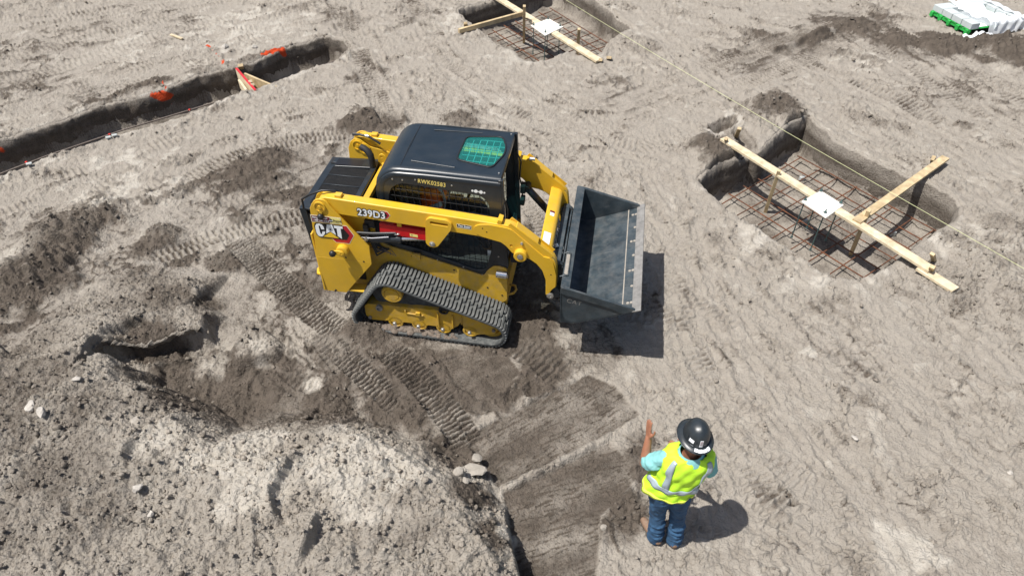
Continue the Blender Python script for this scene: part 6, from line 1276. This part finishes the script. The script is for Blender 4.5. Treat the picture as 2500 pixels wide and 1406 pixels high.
# pallet of pavers under torn plastic
PA, PB = Vector((*G(2268, 40), 0)), Vector((*G(2360, 90), 0)); ex = (PB-PA).normalized(); ey = Vector((-ex.y, ex.x, 0)); LX = (PB-PA).length; LY = 1.30
fr = Matrix((ex, ey, Vector((0, 0, 1)))).transposed().to_4x4(); fr.translation = PA; rzp = math.atan2(ex.y, ex.x)
pal = empty('pallet', PA+Vector((0, 0, .015)), rzp); tag(pal, 'bright green wooden pallet half sunk in the soil at the top right', 'pallet')
for i in range(6): MB().box((LX*(i+.5)/6, LY/2, .105), (LX/6*.74, LY, .02)).build('deck_board', 'green', pal, .002, seg=1)
for j in range(3):
    MB().box((LX/2, .03+(LY-.06)*j/2, .065), (LX, .04, .06)).build('stringer', 'green', pal, .002, seg=1)
for i in range(5): MB().box((.05+(LX-.10)*i/4, .0, .055), (.075, .06, .10)).build('pallet_foot', 'green', pal, .004, seg=1)
BX, BY, BZ = LX/4, .215, .115
pav = bpy.data.meshes.new('paver'); _b = MB().box((0, 0, BZ/2), (BX-.010, BY-.010, BZ)); pav.from_pydata(_b.v, [], _b.f); pav.materials.append(M['paver'])
bm = bmesh.new(); bm.from_mesh(pav); bmesh.ops.recalc_face_normals(bm, faces=bm.faces); bmesh.ops.bevel(bm, geom=bm.edges[:], offset=.005, segments=1, affect='EDGES'); bm.to_mesh(pav); bm.free()
def paver(x, y, lay, label, rz=0.0):
    o = bpy.data.objects.new('paver', pav); COL.objects.link(o); o.location = (fr @ Vector((x, y, .115+.015+lay*(BZ+.004)))); o.rotation_euler = (0, 0, rzp+rz); tag(o, label, 'paver', 'grey pavers stacked on the green pallet')
nY = 6; rows = ['front edge', 'second row', 'third row', 'fourth row', 'fifth row', 'back row']; cols = ['farthest', 'second farthest', 'second nearest', 'nearest']
for i in range(4):
    for j in range(nY):
        top = j in (0, nY-1) or i in (0,)
        y = .11+BY*j; x = BX*(i+.5)
        if top: paver(x, y, 0, 'grey paver in the %s of the pallet ring, %s from the camera' % (rows[j], cols[i]), random.uniform(-.02, .02))
MB().box((LX*.55, LY*.5, .125), (LX*.80, LY*.62, .006)).build('liner', 'white', pal)
def sheet(name, nu, nv, fn, label):
    b = MB(); b.loft([[fn(i/nu, j/nv) for j in range(nv+1)] for i in range(nu+1)], closed=False); o = b.build(name, 'wrap', None, smooth=70); tag(o, label, 'plastic sheet'); return o
def wr1(u, v):   # a wide torn strip thrown over the stack from the far left corner down the near right side
    x = -.02+u*(LX+.10); y = .36+.42*v+.10*u+.22*u*(v-.2); z = .262+.020*math.sin(u*17+v*9)+.016*math.sin(v*23-u*6)+.010*math.sin(u*41+v*31)
    if x > LX-.01: k = (x-LX+.01)/.09; x = LX+.01+.07*k; z = .262*(1-k)**1.0+.015+.01*math.sin(v*20)
    if 0.3 < u < .8: z -= .05*math.sin((u-.3)/.5*PI)
    return fr @ Vector((x, y, z))
sheet('plastic_wrap', 44, 26, wr1, 'torn white plastic strip draped diagonally over the pavers')
def wr2(u, v):   # the side that still clings round the right of the stack
    y = .55+(LY-.50)*u; k = v; x = LX-.10+.16*min(1, k*1.8); z = .265 if k < .45 else .265-(k-.45)/.55*.25
    return fr @ Vector((x+.03*math.sin(u*23+v*4)*k, y, z+.014*math.sin(u*31+v*13)+.008*math.sin(u*60)))
sheet('plastic_wrap', 44, 16, wr2, 'plastic film hanging down the near side of the paver stack')
def wr3(u, v):
    x = -.05+(LX+.12)*u; y = LY-.16+.26*v; z = .268 if v < .6 else .268-(v-.6)/.4*.24
    return fr @ Vector((x, y+.02*math.sin(u*19), z+.012*math.sin(u*27+v*9)))
sheet('plastic_wrap', 36, 12, wr3, 'plastic film over the far right edge of the paver stack')
def wr4(u, v):
    p = G(2345+75*u, 96-3*u); return Vector((p[0]+.02*math.sin(u*9), p[1]+.10*(v-.5)+.02*math.sin(u*14), hz(*p)+.03+.015*math.sin(u*21+v*5)))
sheet('plastic_wrap', 20, 4, wr4, 'loose tail of plastic lying on the soil before the pallet')
# --- lumps and stones one can point to
def lump(name, px, r, label, m='rock', z=None, flat=.7, seed=0, cat='stone', group='loose stones and lumps'):
    rr = random.Random(seed); p = G(*px, z if z is not None else 0); zz = hz(*p)
    if z is not None: p = G(*px, zz+r*.3); zz = hz(*p)
    bm = bmesh.new(); bmesh.ops.create_icosphere(bm, subdivisions=2, radius=r)
    ax = [Vector((rr.gauss(0, 1), rr.gauss(0, 1), rr.gauss(0, 1))).normalized() for _ in range(9)]; dd = [rr.uniform(.55, .9)*r for _ in ax]
    for v in bm.verts:
        for a, d in zip(ax, dd):
            k = v.co.dot(a)
            if k > d: v.co -= a*(k-d)
        v.co *= 1+rr.uniform(-.04, .04); v.co.z *= flat; v.co.x *= 1.2
    me = bpy.data.meshes.new(name); bm.to_mesh(me); bm.free(); me.materials.append(M[m]); o = bpy.data.objects.new(name, me); COL.objects.link(o); o.location = (*p, zz+r*flat*.25); o.rotation_euler = (rr.uniform(-.3, .3), rr.uniform(-.3, .3), rr.uniform(0, 6)); tag(o, label, cat, group)
lump('clay_lump', (1158, 1172), .11, 'big cracked grey clay lump between the spoil heap and the bladed strip', 'claylump', flat=.32, seed=1, cat='clay lump')
lump('clay_lump', (1125, 1200), .055, 'medium clay lump just left of the big cracked one', 'claylump', flat=.6, seed=2, cat='clay lump')
lump('clay_lump', (1165, 1137), .050, 'medium clay lump just above the big cracked one', 'claylump', flat=.7, seed=3, cat='clay lump')
lump('clay_lump', (1140, 1222), .04, 'small clay lump below the big cracked one', 'claylump', flat=.6, seed=4, cat='clay lump')
lump('stone', (75, 992), .055, 'pale rounded stone on the spoil heap near the left edge', z=.5, seed=5)
lump('stone', (100, 1006), .05, 'angular pale stone right beside the rounded one on the heap', z=.5, seed=6)
lump('stone', (338, 1196), .042, 'pale stone in the middle of the spoil heap face', z=.55, seed=7)
lump('stone', (361, 1249), .032, 'white pointed stone lower down the spoil heap face', z=.55, seed=8)
lump('stone', (190, 931), .038, 'flat pale stone high on the left shoulder of the heap', z=.5, flat=.35, seed=9)
lump('stone', (332, 1025), .05, 'grey stone lodged near the crest of the heap', 'claylump', z=.55, seed=10)
lump('stone', (880, 1130), .036, 'pale stone on the pale crown of the heap', z=.55, seed=11)
lump('stone', (2085, 1072), .035, 'white flaky stone on the trodden flat right of the man', seed=12, flat=.4)
lump('stone', (2465, 1155), .03, 'white stone at the right edge of the picture', seed=13)
lump('stone', (548, 118), .08, 'grey stone beside the orange line beyond the trench', seed=14)
lump('stone', (621, 117), .05, 'pale stone near the orange mark at the trench lip', seed=15)
lump('stone', (460, 163), .045, 'white stone on the far bank of the trench', seed=16, flat=.4)
lump('stone', (1472, 1295), .03, 'grey stone lying on the brown bladed strip near the man', 'claylump', seed=17)
